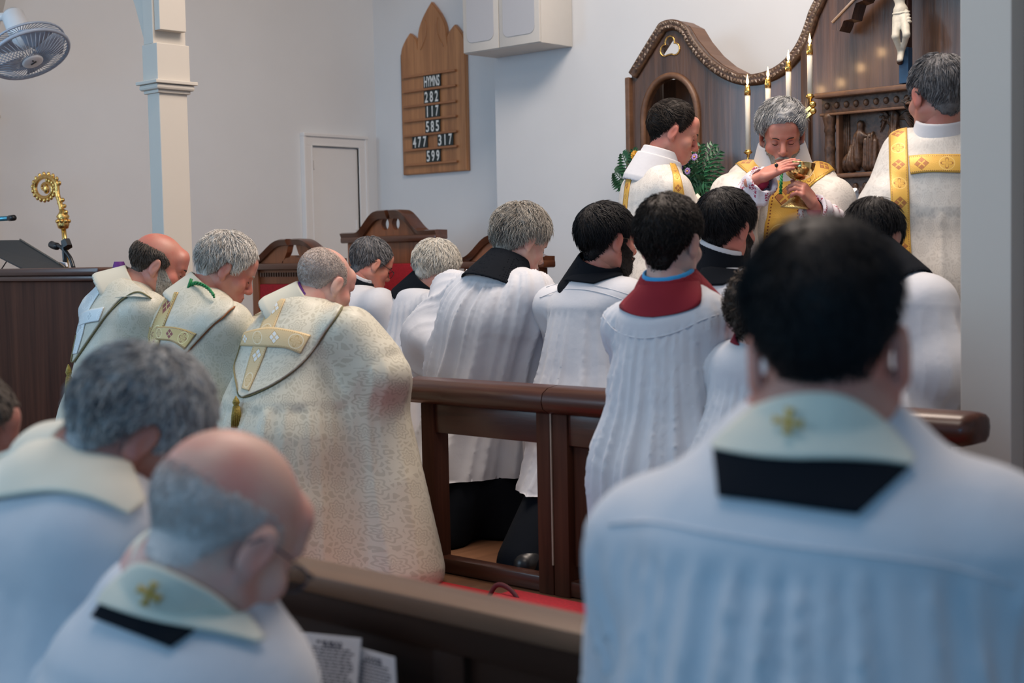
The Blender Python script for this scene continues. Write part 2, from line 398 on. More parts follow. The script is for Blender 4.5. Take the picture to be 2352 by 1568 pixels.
def orphrey(name, base, line, dark, accent, rough=.4, metal=.25):
    """woven band: u runs 0..1 across, v in band widths along"""
    if name in MC: return MC[name]
    m, t, b = nt(name, rough, metal)
    at = N(t, 'ShaderNodeAttribute', attribute_name='band'); sx = N(t, 'ShaderNodeSeparateXYZ'); t.links.new(at.outputs['Vector'], sx.inputs[0])
    u = math_(t, 'SUBTRACT', sx.outputs[0], .5); v = math_(t, 'MULTIPLY', sx.outputs[1], 1/2.4)
    au = math_(t, 'ABSOLUTE', u)
    fr = math_(t, 'FRACT', v); k = math_(t, 'LESS_THAN', fr, .5)           # diamond half, then quatrefoil half
    yy = math_(t, 'MULTIPLY', math_(t, 'SUBTRACT', math_(t, 'FRACT', math_(t, 'MULTIPLY', v, 2.0)), .5), 1.2)
    ay = math_(t, 'ABSOLUTE', yy)
    dia = math_(t, 'ADD', au, ay)
    dl = math_(t, 'LESS_THAN', math_(t, 'ABSOLUTE', math_(t, 'SUBTRACT', dia, .34)), .022)
    din = math_(t, 'MULTIPLY', math_(t, 'LESS_THAN', dia, .31), math_(t, 'GREATER_THAN', math_(t, 'ABSOLUTE', math_(t, 'SUBTRACT', au, ay)), .045))
    r = math_(t, 'SQRT', math_(t, 'ADD', math_(t, 'MULTIPLY', u, u), math_(t, 'MULTIPLY', yy, yy)))
    an = math_(t, 'ARCTAN2', yy, u)
    cl = math_(t, 'LESS_THAN', math_(t, 'ABSOLUTE', math_(t, 'SUBTRACT', r, .36)), .014)
    q = math_(t, 'SUBTRACT', r, math_(t, 'MULTIPLY', math_(t, 'ABSOLUTE', math_(t, 'COSINE', math_(t, 'MULTIPLY', an, 2.0))), .28))
    ql = math_(t, 'LESS_THAN', math_(t, 'ABSOLUTE', q), .022)
    edge = math_(t, 'LESS_THAN', math_(t, 'ABSOLUTE', math_(t, 'SUBTRACT', au, .41)), .022)
    dash = math_(t, 'GREATER_THAN', math_(t, 'SINE', math_(t, 'MULTIPLY', sx.outputs[1], 62.8)), 0)
    edge = math_(t, 'MULTIPLY', edge, dash)
    nk = math_(t, 'SUBTRACT', 1.0, k)
    lines = math_(t, 'MAXIMUM', math_(t, 'MULTIPLY', k, dl), math_(t, 'MULTIPLY', nk, ql)); lines = math_(t, 'MAXIMUM', lines, edge)
    lt = math_(t, 'MULTIPLY', nk, cl); acc = math_(t, 'MULTIPLY', k, din)
    def mix(f, a, c):
        x = N(t, 'ShaderNodeMix', data_type='RGBA'); t.links.new(f, x.inputs[0])
        if isinstance(a, tuple): x.inputs[6].default_value = (*a, 1)
        else: t.links.new(a, x.inputs[6])
        x.inputs[7].default_value = (*c, 1); return x.outputs[2]
    c = mix(acc, base, accent); c = mix(lt, c, line); c = mix(lines, c, dark); t.links.new(c, b.inputs[0])
    n = N(t, 'ShaderNodeTexNoise'); n.inputs['Scale'].default_value = 25; t.links.new(at.outputs['Vector'], n.inputs[0]); bump(t, b, math_(t, 'ADD', n.outputs[0], lines), .25, .003)
    MC[name] = m; return m
GOLDB = orphrey('gold_orphrey', (.68, .40, .07), (.85, .62, .22), (.22, .06, .02), (.38, .14, .04))
REDB = orphrey('gold_and_red_orphrey', (.55, .40, .16), (.8, .68, .38), (.18, .02, .02), (.22, .03, .03))
PALEB = orphrey('pale_gold_orphrey', (.66, .50, .28), (.80, .74, .58), (.50, .33, .13), (.74, .74, .72), .6, .1)
SILVB = orphrey('silver_orphrey', (.62, .68, .70), (.80, .85, .86), (.78, .84, .86), (.46, .52, .55), .45, .1)
PIPE = cloth('edge_cord', (.20, .17, .07), .6)
TASS = flat('tassel_gold', (.30, .22, .04), .5, .3, noise=.4, scale=200, bmp=.6)
GREENC = flat('green_cord', (.01, .20, .05), .5, noise=.4, scale=150)
def skin(name, col, red=.25):
    if name in MC: return MC[name]
    m, t, b = nt(name, .48); tc = N(t, 'ShaderNodeTexCoord'); n = N(t, 'ShaderNodeTexNoise'); n.inputs['Scale'].default_value = 14; n.inputs['Detail'].default_value = 5
    t.links.new(tc.outputs['Object'], n.inputs[0]); c = np.array(col)
    c2 = c*np.array([1.0, 1-red, 1-red]); t.links.new(ramp(t, n.outputs[0], [(.35, tuple(c2)), (.62, tuple(c))]), b.inputs[0])
    b.inputs['Subsurface Weight'].default_value = .12; b.inputs['Subsurface Radius'].default_value = (.02, .008, .004); b.inputs['Subsurface Scale'].default_value = .4
    n2 = N(t, 'ShaderNodeTexNoise'); n2.inputs['Scale'].default_value = 160; t.links.new(tc.outputs['Object'], n2.inputs[0]); bump(t, b, n2.outputs[0], .15, .002)
    MC[name] = m; return m
SK_RED = skin('skin_ruddy', (.50, .225, .165), .3); SK_PINK = skin('skin_pink', (.60, .36, .29), .28)
SK_TAN = skin('skin_tan', (.36, .17, .125), .25); SK_PALE = skin('skin_pale', (.60, .38, .31), .22)
def hairm(name, c1, c2, rough=.55):
    if name in MC: return MC[name]
    m, t, b = nt(name, rough); tc = N(t, 'ShaderNodeTexCoord'); n = N(t, 'ShaderNodeTexNoise'); n.inputs['Scale'].default_value = 26; n.inputs['Detail'].default_value = 3
    t.links.new(tc.outputs['Object'], n.inputs[0]); gi = N(t, 'ShaderNodeAttribute', attribute_name='strand')
    sx = N(t, 'ShaderNodeSeparateXYZ'); t.links.new(gi.outputs['Vector'], sx.inputs[0])
    f = math_(t, 'MULTIPLY_ADD', sx.outputs[0], .55, math_(t, 'MULTIPLY', n.outputs[0], .5))
    n4 = N(t, 'ShaderNodeTexNoise'); n4.inputs['Scale'].default_value = 210; n4.inputs['Detail'].default_value = 3; t.links.new(tc.outputs['Object'], n4.inputs[0]); bump(t, b, n4.outputs[0], .7, .003)
    t.links.new(ramp(t, f, [(.25, c1), (.72, c2)]), b.inputs[0]); b.inputs['Specular IOR Level'].default_value = .25
    MC[name] = m; return m
H_BLACK = hairm('hair_black', (.0035, .0035, .0045), (.011, .010, .012), .5)
H_DBRN = hairm('hair_dark_brown', (.006, .0045, .004), (.026, .018, .014))
H_PEPR = hairm('hair_pepper_light', (.10, .11, .13), (.60, .60, .59))
H_SALT = hairm('hair_salt_pepper', (.035, .035, .04), (.24, .24, .25))
H_GREY = hairm('hair_grey', (.13, .115, .10), (.48, .45, .40))
H_WHITE = hairm('hair_white', (.40, .38, .34), (.74, .71, .64))
H_SILV = hairm('hair_silver', (.34, .315, .29), (.78, .75, .70))
H_STUB = hairm('hair_stubble', (.34, .27, .235), (.58, .50, .45))
H_STUBW = hairm('hair_white_stubble', (.60, .50, .46), (.70, .64, .61))
H_BRN = hairm('hair_brown_grey', (.035, .028, .022), (.15, .12, .10))
H_CURL = hairm('hair_curly_brown', (.02, .014, .01), (.10, .07, .05))
# ------------------------------------------------------------------ heads
def rotm(yaw, pitch, roll):
    """yaw: heading turned right of +Y (degrees); pitch: nodding forward; roll: towards own right"""
    return np.array(Matrix.Rotation(math.radians(-yaw), 3, 'Z') @ Matrix.Rotation(math.radians(-pitch), 3, 'X') @ Matrix.Rotation(math.radians(roll), 3, 'Y'))
def head_sdf(ears=True, fat=1.0, sc=1.0, nose=1.0, chin=1.0):
    s = S(); w = fat
    s.ell((0, -.016, .034), (.0745*w, .097, .083), .02)
    s.ell((0, .028, -.030), (.0575*w, .064, .080), .035)
    s.ell((0, .050, -.078), (.038*w, .040, .036), .03)
    s.ell((0, .079, -.098*chin), (.019, .017, .016), .022)
    for x in (-1, 1):
        s.cone((x*.054*w, .000, -.055), (x*.026, .062, -.100), .020, .017, .03)       # jaw
        s.ell((x*.043*w, .062, -.030), (.022, .020, .020), .025)                     # cheek
        s.cone((x*.012, .0905, .018), (x*.040, .078, .019), .0095, .010, .014)       # brow ridge
    s.ell((0, .072, .052), (.050, .024, .035), .03)
    s.ell((0, .084, -.071), (.026, .018, .022), .02)                                  # muzzle
    for x in (-1, 1): s.ell((x*.031, .098, -.001), (.0165, .018, .0125), .014, sub=True)
    s.cone((0, .088, .008), (0, .108*1.0+.006*nose, -.032), .0085, .0105*nose, .012)
    s.ell((0, .1035+.004*nose, -.038), (.0115, .011, .0095), .008)
    for x in (-1, 1): s.ell((x*.0125, .098, -.040), (.0075, .010, .0070), .006)
    for x in (-1, 1): s.ell((x*.0305, .0775, -.002), (.0135, .0125, .0120), .004)     # lidded eyes
    s.ell((0, .101, -.0655), (.021, .0065, .0048), .006); s.ell((0, .0985, -.0765), (.018, .007, .0055), .006)
    s.cone((-.022, .104, -.0708), (.022, .104, -.0708), .0022, .0022, .004, sub=True)
    if ears:
        for x in (-1, 1):
            R = np.array(Matrix.Rotation(math.radians(-x*20), 3, 'Z') @ Matrix.Rotation(math.radians(-12), 3, 'X'))
            s.ell((x*.0800*w, -.012, -.010), (.0068, .0185, .0330), .008, R)
            s.ell((x*.0775*w, -.006, -.036), (.0070, .0085, .0120), .008)
            s.ell((x*.0910*w, -.007, -.006), (.0055, .0095, .0190), .004, R, sub=True)
            s.ell((x*.0810*w, -.004, -.014), (.0040, .0040, .0080), .003, R)
    return s
class Head:
    def __init__(h, pos, yaw, pitch=0, roll=0, sc=1.0, fat=1.0, nose=1.0, chin=1.0):
        h.pos = np.asarray(pos, float); h.R = rotm(yaw, pitch, roll); h.sc = sc; h.loc = head_sdf(True, fat, 1, nose, chin); h.bare = head_sdf(False, fat, 1, nose, chin); h.fat = fat
    def set_neck(h, nb):
        q = h.to_l(np.asarray(nb, float)); h.bare.cone((0, -.022, -.055), q, .054*h.fat, .060, .03)
    def to_l(h, p): return f32(((p-h.pos) @ h.R)/h.sc)
    def to_w(h, p): return (np.asarray(p)*h.sc) @ h.R.T+h.pos
    def sdf(h, p): return h.loc(h.to_l(p))*h.sc
    def radius(h, dirs, inner=.03):
        """distance from the head centre to the bare skin along local directions"""
        lo = np.full(len(dirs), inner); hi = np.full(len(dirs), .18)
        c = np.array([0, -.005, .015])
        for _ in range(16):
            m = (lo+hi)/2; d = h.bare(f32(c+dirs*m[:, None])); lo = np.where(d < 0, m, lo); hi = np.where(d < 0, hi, m)
        return lo
HC = np.array([0, -.005, .015])
def sph(az, el):  # az: 0 = face, +90 = right ear ; el: elevation
    return np.stack([np.sin(az)*np.cos(el), np.cos(az)*np.cos(el), np.sin(el)], -1)
def interp_az(tab, az):
    a = np.abs((np.degrees(az)+180) % 360-180); k = sorted(tab); return np.interp(a, k, [tab[x] for x in k])
LINES = {  # lower hairline elevation by |azimuth|
 'short': {0: 44, 25: 44, 45: 30, 60: 4, 68: -14, 76: -16, 82: 6, 96: 10, 106: -2, 116: -24, 135: -42, 155: -52, 180: -55},
 'full':  {0: 38, 25: 36, 45: 18, 60: -4, 70: -22, 78: -22, 84: -2, 98: 4, 108: -14, 120: -34, 140: -50, 160: -57, 180: -58},
 'wavy':  {0: 36, 25: 34, 45: 14, 60: -8, 70: -18, 80: -8, 96: -2, 106: -24, 120: -42, 140: -54, 180: -58},
 'boy':   {0: 30, 25: 28, 45: 12, 60: -4, 70: -18, 77: -18, 83: 2, 98: 6, 108: -12, 120: -34, 140: -52, 160: -60, 180: -63},
 'woman': {0: 34, 25: 30, 45: 6, 60: -20, 80: -30, 100: -36, 120: -46, 140: -54, 180: -58},
}
def hair(h, parent, mat, line='short', thick=.012, top=None, rough=.35, freq=18, n_str=1800, L=.035, lift=.35, curl=.0, width=.0011, seed=1, bald=None, name='hair', crownaz=180, vol=None, sweep=None, fade=.30, spot=None):
    """shell of hair with lumps, plus strands laid over it; bald = (tab of upper limit elevation by azimuth)"""
    nz = Noise(seed); nz2 = Noise(seed+50)
    NA, NE = 120, 44
    az = np.linspace(-math.pi, math.pi, NA, endpoint=False); lowd = interp_az(LINES[line] if isinstance(line, str) else line, az)
    jit = nz(np.stack([np.cos(az)*2, np.sin(az)*2, az*0], -1), .8)*2.0+nz2(np.stack([np.cos(az)*8, np.sin(az)*8, az*0], -1), .8)*1.2
    low = np.radians(lowd+jit); up = np.full(NA, math.pi/2) if bald is None else np.maximum(np.radians(interp_az(bald, az)+jit*1.5), low+.002)
    ts = np.linspace(0, 1, NE); AZ, T = np.meshgrid(az, ts, indexing='ij'); EL = low[:, None]+(up-low)[:, None]*T
    D = sph(AZ.ravel(), EL.ravel()); r = h.radius(D)
    edge = (T*(up-low)[:, None]).ravel()  # radians from the lower hairline
    edge2 = np.full(edge.shape, 9.0) if bald is None else ((1-T)*(up-low)[:, None]).ravel()
    e = np.clip(edge/fade, 0, 1)**.6*np.clip(edge2/.25, 0, 1)**.6
    if spot is not None:
        sd_ = sph(np.radians([spot[0]]), np.radians([spot[1]]))[0]; e = e*np.clip((np.arccos(np.clip(D@sd_, -1, 1))+.06*nz2(D, 1.5)-spot[2])/.12, 0, 1)
    tk = thick if top is None else thick+(top-thick)*np.clip(D[:, 2], 0, 1)**1.2
    if vol is not None: tk = tk+vol(D)
    lump = (1+rough*(nz(D, freq/20)*.6+nz2(D*np.array([1, 1, 2.2]), freq/7)*.55))
    tk = tk*lump
    rr = r+(-.004)+(tk+.004)*e
    v = HC+D*rr[:, None]
    f = []
    for i in range(NA):
        j = (i+1) % NA
        a = np.arange(NE-1); f.append(np.stack([i*NE+a, j*NE+a, j*NE+a+1, i*NE+a+1], -1))
    f = np.concatenate(f)
    vs = [h.to_w(v)]; fs = [f]; at = [np.stack([np.full(len(v), .35), v[:, 0]*0, v[:, 0]*0], -1)]; nv = len(v)
    # strands
    if n_str:
        rs = np.random.RandomState(seed)
        m = n_str*3; d = rs.normal(size=(m, 3)); d /= np.linalg.norm(d, axis=1, keepdims=True)
        a_ = np.arctan2(d[:, 0], d[:, 1]); el = np.arcsin(d[:, 2])
        lo_ = np.radians(interp_az(LINES[line] if isinstance(line, str) else line, a_)); up_ = np.full(m, 9.) if bald is None else np.radians(interp_az(bald, a_))
        ok = (el > lo_+.03) & (el < up_-.02)
        if spot is not None: ok &= (np.arccos(np.clip(d@sd_, -1, 1)) > spot[2]+.05) | (rs.rand(m) < .12)
        d = d[ok][:n_str]; a_ = a_[ok][:n_str]; el = el[ok][:n_str]; lo_ = lo_[ok][:n_str]; m = len(d)
        if m:
            r0 = h.radius(d); ed = np.clip((el-lo_)/fade, 0, 1)**.6
            if bald is not None: ed = ed*np.clip((up_[ok][:n_str]-el)/.25, 0, 1)**.6
            tk2 = (thick if top is None else thick+(top-thick)*np.clip(d[:, 2], 0, 1)**1.2)
            if vol is not None: tk2 = tk2+vol(d)
            root = HC+d*(r0+tk2*ed*.95)[:, None]
            # combing direction: away from the crown, down, or an explicit sweep
            cr = sph(np.radians(np.array([crownaz])), np.radians(np.array([62])))[0]
            flow = d-(d@cr)[:, None]*cr*1.0; flow = -cr+d*(d@cr)[:, None]; flow /= np.linalg.norm(flow, axis=1, keepdims=True)+1e-6
            if sweep is not None: flow = flow*.4+np.array(sweep); 
            jn = np.stack([nz(d, 1.1), nz2(d, 1.1), nz(d+3, 1.1)], -1)
            flow = flow+jn*.45+rs.normal(size=(m, 3))*.16
            flow = flow-(flow*d).sum(1)[:, None]*d; flow /= np.linalg.norm(flow, axis=1, keepdims=True)+1e-6
            side = np.cross(flow, d)
            K = 5; Ls = L*rs.uniform(.55, 1.15, m)*(.12+.88*np.clip((el-lo_)/.6, 0, 1)); ph = rs.uniform(0, 6.28, m)
            pts = []; p = root.copy(); dirn = flow*(1-lift)+d*lift; dirn /= np.linalg.norm(dirn, axis=1, keepdims=True)
            for k in range(K):
                pts.append(p.copy()); c_ = np.sin(ph+k*1.7)*curl; s_ = np.cos(ph+k*1.7)*curl
                stp = dirn+side*c_[:, None]+d*s_[:, None]*.6; stp /= np.linalg.norm(stp, axis=1, keepdims=True)
                p = p+stp*(Ls/(K-1))[:, None]
                dd = p-HC; dd /= np.linalg.norm(dd, axis=1, keepdims=True); dirn = dirn-(dirn*dd).sum(1)[:, None]*dd*(.85)  # hug the skull
                dirn /= np.linalg.norm(dirn, axis=1, keepdims=True)
            pts = np.stack(pts, 1)  # m,K,3
            wd = width*rs.uniform(.7, 1.6, m); ww = np.array([1, 1, .9, .65, .15])
            sec = []
            for j in range(3):
                an = 2*math.pi*j/3; o_ = side*math.cos(an)+d*math.sin(an); sec.append(pts+o_[:, None, :]*(wd[:, None]*ww[None])[:, :, None])
            sv = np.stack(sec, 2)  # m,K,3,3
            base = nv+np.arange(m)*(K*3); q = []
            for k in range(K-1):
                for j in range(3): q.append(np.stack([base+k*3+j, base+k*3+(j+1) % 3, base+(k+1)*3+(j+1) % 3, base+(k+1)*3+j], -1))
            vs.append(h.to_w(sv.reshape(-1, 3))); fs.append(np.concatenate(q))
            g = np.repeat(rs.uniform(0, 1, m), K*3); at.append(np.stack([g, g*0, g*0], -1))
    return put(name, np.concatenate(vs), np.concatenate(fs).astype(np.int32), mat, parent, True, attr={'strand': np.concatenate(at)})
def beard(h, parent, mat, seed=3, thick=.008, n_str=900, L=.016, moustache=True, full=True):
    """beard shell from sideburn to chin"""
    nz = Noise(seed); NA, NE = 70, 22
    az = np.radians(np.linspace(-84, 84, NA)); a = np.abs(np.degrees(az))
    top = np.interp(a, [0, 12, 18, 30, 50, 64, 76, 84], [-48, -48, -36, -33, -24, -14, -6, -6]) if moustache else np.interp(a, [0, 12, 25, 50, 70, 84], [-52, -52, -44, -38, -30, -20])
    lowd = np.interp(a, [0, 30, 60, 84], [-74, -74, -64, -40])
    T = np.linspace(0, 1, NE); AZ, TT = np.meshgrid(az, T, indexing='ij'); EL = np.radians(lowd)[:, None]+np.radians(top-lowd)[:, None]*TT
    D = sph(AZ.ravel(), EL.ravel()); r = h.radius(D); e = (np.sin(np.pi*TT)**.5).ravel()*(1-np.abs(AZ/az[-1])**8).ravel()
    rr = r-.003+(thick*(1+.4*nz(D, 2.5))+.003)*e; v = HC+D*rr[:, None]; f = []
    for i in range(NA-1):
        k = np.arange(NE-1); f.append(np.stack([i*NE+k, (i+1)*NE+k, (i+1)*NE+k+1, i*NE+k+1], -1))
    f = np.concatenate(f); nv = len(v); vs = [h.to_w(v)]; fs = [f]; at = [np.full((nv, 3), .4)]
    if moustache:
        g = G(); 
        for s in (-1, 1): g.tube([h.to_w((0, .109, -.056)), h.to_w((s*.015, .106, -.058)), h.to_w((s*.030, .092, -.070))], [.004, .0055, .003], 6)
        vs.append(np.array(g.v)); fq = [q for q in g.f if len(q) == 4]; fs.append(np.array(fq)+nv); at.append(np.full((len(g.v), 3), .4)); nv += len(g.v)
    rs = np.random.RandomState(seed); i = rs.randint(0, NA*NE, n_str); ok = e[i] > .25; i = i[ok]; m = len(i); root = v[i]; d = D[i]
    dn = d*.55+np.array([0, .25, -.8])+rs.normal(size=(m, 3))*.25; dn /= np.linalg.norm(dn, axis=1, keepdims=True)
    sd = np.cross(dn, d); sd /= np.linalg.norm(sd, axis=1, keepdims=True)+1e-6; Ls = L*rs.uniform(.5, 1.2, m); K = 3; q = []
    pts = np.stack([root+dn*(Ls*k/(K-1))[:, None] for k in range(K)], 1); ww = np.array([1, .8, .15])*.001
    sec = np.stack([pts+(sd*math.cos(j*2.094)+d*math.sin(j*2.094))[:, None, :]*ww[None, :, None] for j in range(3)], 2); base = nv+np.arange(m)*(K*3)
    for k in range(K-1):
        for j in range(3): q.append(np.stack([base+k*3+j, base+k*3+(j+1) % 3, base+(k+1)*3+(j+1) % 3, base+(k+1)*3+j], -1))
    vs.append(h.to_w(sec.reshape(-1, 3))); fs.append(np.concatenate(q)); g = np.repeat(rs.uniform(0, 1, m), K*3); at.append(np.stack([g]*3, -1))
    return put('beard', np.concatenate(vs), np.concatenate(fs).astype(np.int32), mat, parent, True, attr={'strand': np.concatenate(at)})
def eyes(h, parent, mat_h=None):
    """closed-looking lash lines and brows"""
    g = G()
    for s in (-1, 1): g.tube([h.to_w((s*x, y, z)) for x, y, z in ((.019, .0885, -.006), (.026, .0915, -.0085), (.034, .0910, -.0085), (.042, .0850, -.0055))], [.0008, .0013, .0013, .0007], 5)
    g.put('eyelashes', H_DBRN, parent, True)
    g = G()
    for s in (-1, 1): g.tube([h.to_w((s*x, y, z)) for x, y, z in ((.014, .1000, .016), (.026, .0985, .0205), (.040, .0895, .020), (.048, .0790, .014))], [.0025, .0034, .003, .0012], 6, flat=.7)
    g.put('eyebrows', mat_h or H_DBRN, parent, True)
    g = G()
    g.ell = None
    for s in (0,): g.tube([h.to_w((x, .1035-abs(x)*.25, -.0705)) for x in np.linspace(-.020, .020, 7)], .0030, 6, flat=1.4)
    g.put('lips', flat('lips', (.32, .10, .085), .5), parent, True)
def glasses(h, parent, mat, lens=True, drop=0.0, thick=.0013):
    g = G()
    for s in (-1, 1):
        c = np.array([s*.033, .108, -.008-drop]); pts = [h.to_w(c+np.array([.0235*math.cos(a)*(1+.08*math.cos(2*a)), -abs(.004*math.cos(a)), .0175*math.sin(a)])) for a in np.linspace(0, 2*math.pi, 20, endpoint=False)]
        g.tube(pts, thick, 6, True)
        g.tube([h.to_w((s*.057, .106, .000-drop)), h.to_w((s*.075*h.fat, .094, .000-drop*.5)), h.to_w((s*.083*h.fat, .02, .004)), h.to_w((s*.084*h.fat, -.018, .006)), h.to_w((s*.083*h.fat, -.032, -.008))], thick*1.2, 6)
    g.tube([h.to_w((-.010, .110, -.004-drop)), h.to_w((0, .114, -.001-drop)), h.to_w((.010, .110, -.004-drop))], thick, 6)
    fr = g.put('spectacles', mat, parent, True)
    if lens:
        for s in (-1, 1):
            c = np.array([s*.033, .108, -.008-drop]); v = [h.to_w(c)]+[h.to_w(c+np.array([.0225*math.cos(a), -.003*abs(math.cos(a)), .0165*math.sin(a)])) for a in np.linspace(0, 2*math.pi, 20, endpoint=False)]
            put('lens', v, [(0, i+1, (i+1) % 20+1) for i in range(20)], GLASS, fr, True)
def glassm():
    m, t, b = nt('spectacle_lens', .02); b.inputs['Transmission Weight'].default_value = 1; b.inputs['IOR'].default_value = 1.05; return m
GLASS = glassm()
# ------------------------------------------------------------------ hands
def hand_prims(s, wrist, fdir, ndir, side=1, curl=(20, 25, 20), spread=4, thumb=(35, 20), sc=1.0):
    """palm with five jointed fingers; fdir points along the fingers, ndir out of the palm, side +1 = thumb to the right of fdir seen with the palm away"""
    f = nrm(fdir); n = nrm(np.array(ndir)-f*(np.array(ndir)@f)); x = np.cross(n, f)*side; w = np.asarray(wrist, float)
    s.cone(w-f*.05, w, .026*sc, .0235*sc, .02)
    kn = []
    for i, o in enumerate((.028, .010, -.008, -.025)):
        k = w+(f*(.083-.006*abs(i-1.3))+x*o)*sc; kn.append(k); s.cone(w+(f*.012+x*o*.72)*sc, k, .0145*sc, .0108*sc, .014)
    tips = []
    for i, (k, ln) in enumerate(zip(kn, (.070, .078, .072, .056))):
        a = 0; d = f; p = k; xs = nrm(f+x*math.tan(math.radians((1.5-i)*spread)))
        for j, (fr, c) in enumerate(zip((.45, .32, .23), curl if not isinstance(curl[0], (tuple, list)) else curl[i])):
            a += c; d = nrm(xs*math.cos(math.radians(a))+n*math.sin(math.radians(a))); q = p+d*ln*fr*sc
            s.cone(p, q, (.0093-.0008*j)*sc, (.0086-.0009*j)*sc, .003); p = q
        tips.append((p, d))
    t0 = w+(f*.022+x*.026)*sc; d = nrm(f*math.cos(math.radians(thumb[0]))+x*math.sin(math.radians(thumb[0]))+n*.35); t1 = t0+d*.040*sc
    d2 = nrm(d+n*math.tan(math.radians(thumb[1]))-x*.3); t2 = t1+d2*.032*sc; d3 = nrm(d2+n*.3-x*.15); t3 = t2+d3*.026*sc
    s.cone(t0, t1, .0145*sc, .0115*sc, .012); s.cone(t1, t2, .0108*sc, .0098*sc, .003); s.cone(t2, t3, .0098*sc, .0080*sc, .003)
    return kn, tips
def lace():
    m, t, b = nt('lace_over_magenta', .8); tc = N(t, 'ShaderNodeTexCoord')
    v = N(t, 'ShaderNodeTexVoronoi', feature='DISTANCE_TO_EDGE'); v.inputs['Scale'].default_value = 75; t.links.new(tc.outputs['Object'], v.inputs[0])
    n = N(t, 'ShaderNodeTexNoise'); n.inputs['Scale'].default_value = 24; n.inputs['Detail'].default_value = 4; t.links.new(tc.outputs['Object'], n.inputs[0])
    f = math_(t, 'MULTIPLY', math_(t, 'GREATER_THAN', v.outputs[0], .09), math_(t, 'GREATER_THAN', n.outputs[0], .55))
    x = N(t, 'ShaderNodeMix', data_type='RGBA'); t.links.new(f, x.inputs[0]); x.inputs[6].default_value = (.72, .68, .74, 1); x.inputs[7].default_value = (.38, .06, .12, 1)
    t.links.new(x.outputs[2], b.inputs[0]); bump(t, b, v.outputs[0], .3, .004); return m
LACE = lace()
# ================================================================== the setting
FZ = 0.15      # chancel floor, one step above the nave floor
struct(G().box(-9, 3.2, -3, 2.55, -.06, 0).put('floor', wood('nave_boards', (.10, .05, .028), (.05, .025, .014), .45, 'u')))
struct(G().box(-7.85, 3.2, 2.55, 7.2, -.06, FZ).put('floor_chancel', wood('chancel_boards', (.22, .105, .055), (.10, .045, .024), .4, 'v', scale=.7)))
tag(sharp(G().box(-6.4, -.6, 2.56, 3.28, FZ, FZ+.012, .004).put('carpet_runner', CARPET)), 'plain red carpet lying along the step outside the rail', 'carpet')
struct(G().box(-7.95, -7.81, -3, 7.2, 0, 4.9).put('wall_left', WALL))
struct(G().box(-7.81, -6.23, 6.97, 7.1, 0, 4.9).put('wall_back', WALL))
struct(G().box(-6.23, 3.2, 6.57, 7.1, 0, 4.9).put('wall_altar', WALL))
struct(G().box(3.2, 3.35, -3, 7.2, 0, 4.9).put('wall_right', WALL))
struct(G().box(-7.95, 3.35, -1.0, 7.2, 4.9, 5.0).put('ceiling', CEIL))
# --- left door in the side wall
d0 = on_a(690, 309, -7.81); d1 = on_a(834, 312, -7.81); b0, b1 = float(d0@V), float(d1@V); dz = float(d0[2])
g = G(); wv = .075
def vbox(g, b_0, b_1, z0, z1, t0, t1, bev=.004): return g.box(-7.81+t0, -7.81+t1, b_0, b_1, z0, z1, bev)
door = struct(vbox(G(), b0+wv, b1-wv, FZ, dz-wv, .0, .018).put('door_1', TRIMW))
fr = G(); vbox(fr, b0, b0+wv, FZ, dz, 0, .035); vbox(fr, b1-wv, b1, FZ, dz, 0, .035); vbox(fr, b0, b1, dz-wv, dz, 0, .036)
fr2 = G(); vbox(fr2, b0-.008, b1+.008, dz-.012, dz+.012, 0, .05); vbox(fr2, b0-.006, b0+.018, FZ, dz, 0, .044); vbox(fr2, b1-.018, b1+.006, FZ, dz, 0, .044); vbox(fr2, b0+wv-.012, b0+wv, FZ, dz-wv, 0, .04); vbox(fr2, b1-wv, b1-wv+.012, FZ, dz-wv, 0, .04); vbox(fr2, b0+wv, b1-wv, dz-wv, dz-wv+.012, 0, .041)
fr.put('door_frame', TRIMW, door); fr2.put('door_moulding', TRIMW, door)
for zz in (.55, 1.45): vbox(G(), b1-wv-.03, b1-wv-.018, zz, zz+.07, .018, .026, .001).put('hinge', TRIMW, door)
vbox(G(), b0+wv+.012, b0+wv+.02, dz-wv-.16, dz-wv-.10, .018, .03, .001).put('latch', TRIMW, door)
# --- arcade columns, each one its own piece of the setting
def column(name, a, b, w=.10, dep=.155, arch=None, top=4.9):
    """shaft, capital moulding, square block above, spandrel of the arch to the left"""
    zc = 2.02
    c = struct(G().box(a, a+w, b, b+dep, FZ, 2.05, .004).put(name, COLP))
    m = G(); m.box(a-.012, a+w+.012, b-.012, b+dep+.012, zc+.02, zc+.035, .003); m.box(a-.028, a+w+.028, b-.028, b+dep+.028, zc+.035, zc+.062, .010); m.box(a-.038, a+w+.038, b-.038, b+dep+.038, zc+.062, zc+.078, .003)
    m.put('capital_moulding', COLP, c)
    G().box(a-.012, a+w+.012, b-.012, b+dep+.012, zc+.078, 2.27, .003).put('capital_block', COLP, c)
    return c
colL = on_b(341, 300, 3.8); aL = float(colL@U)
c1 = column('column_1', aL, 3.80)
c2 = column('column_2', -7.79, 3.80)
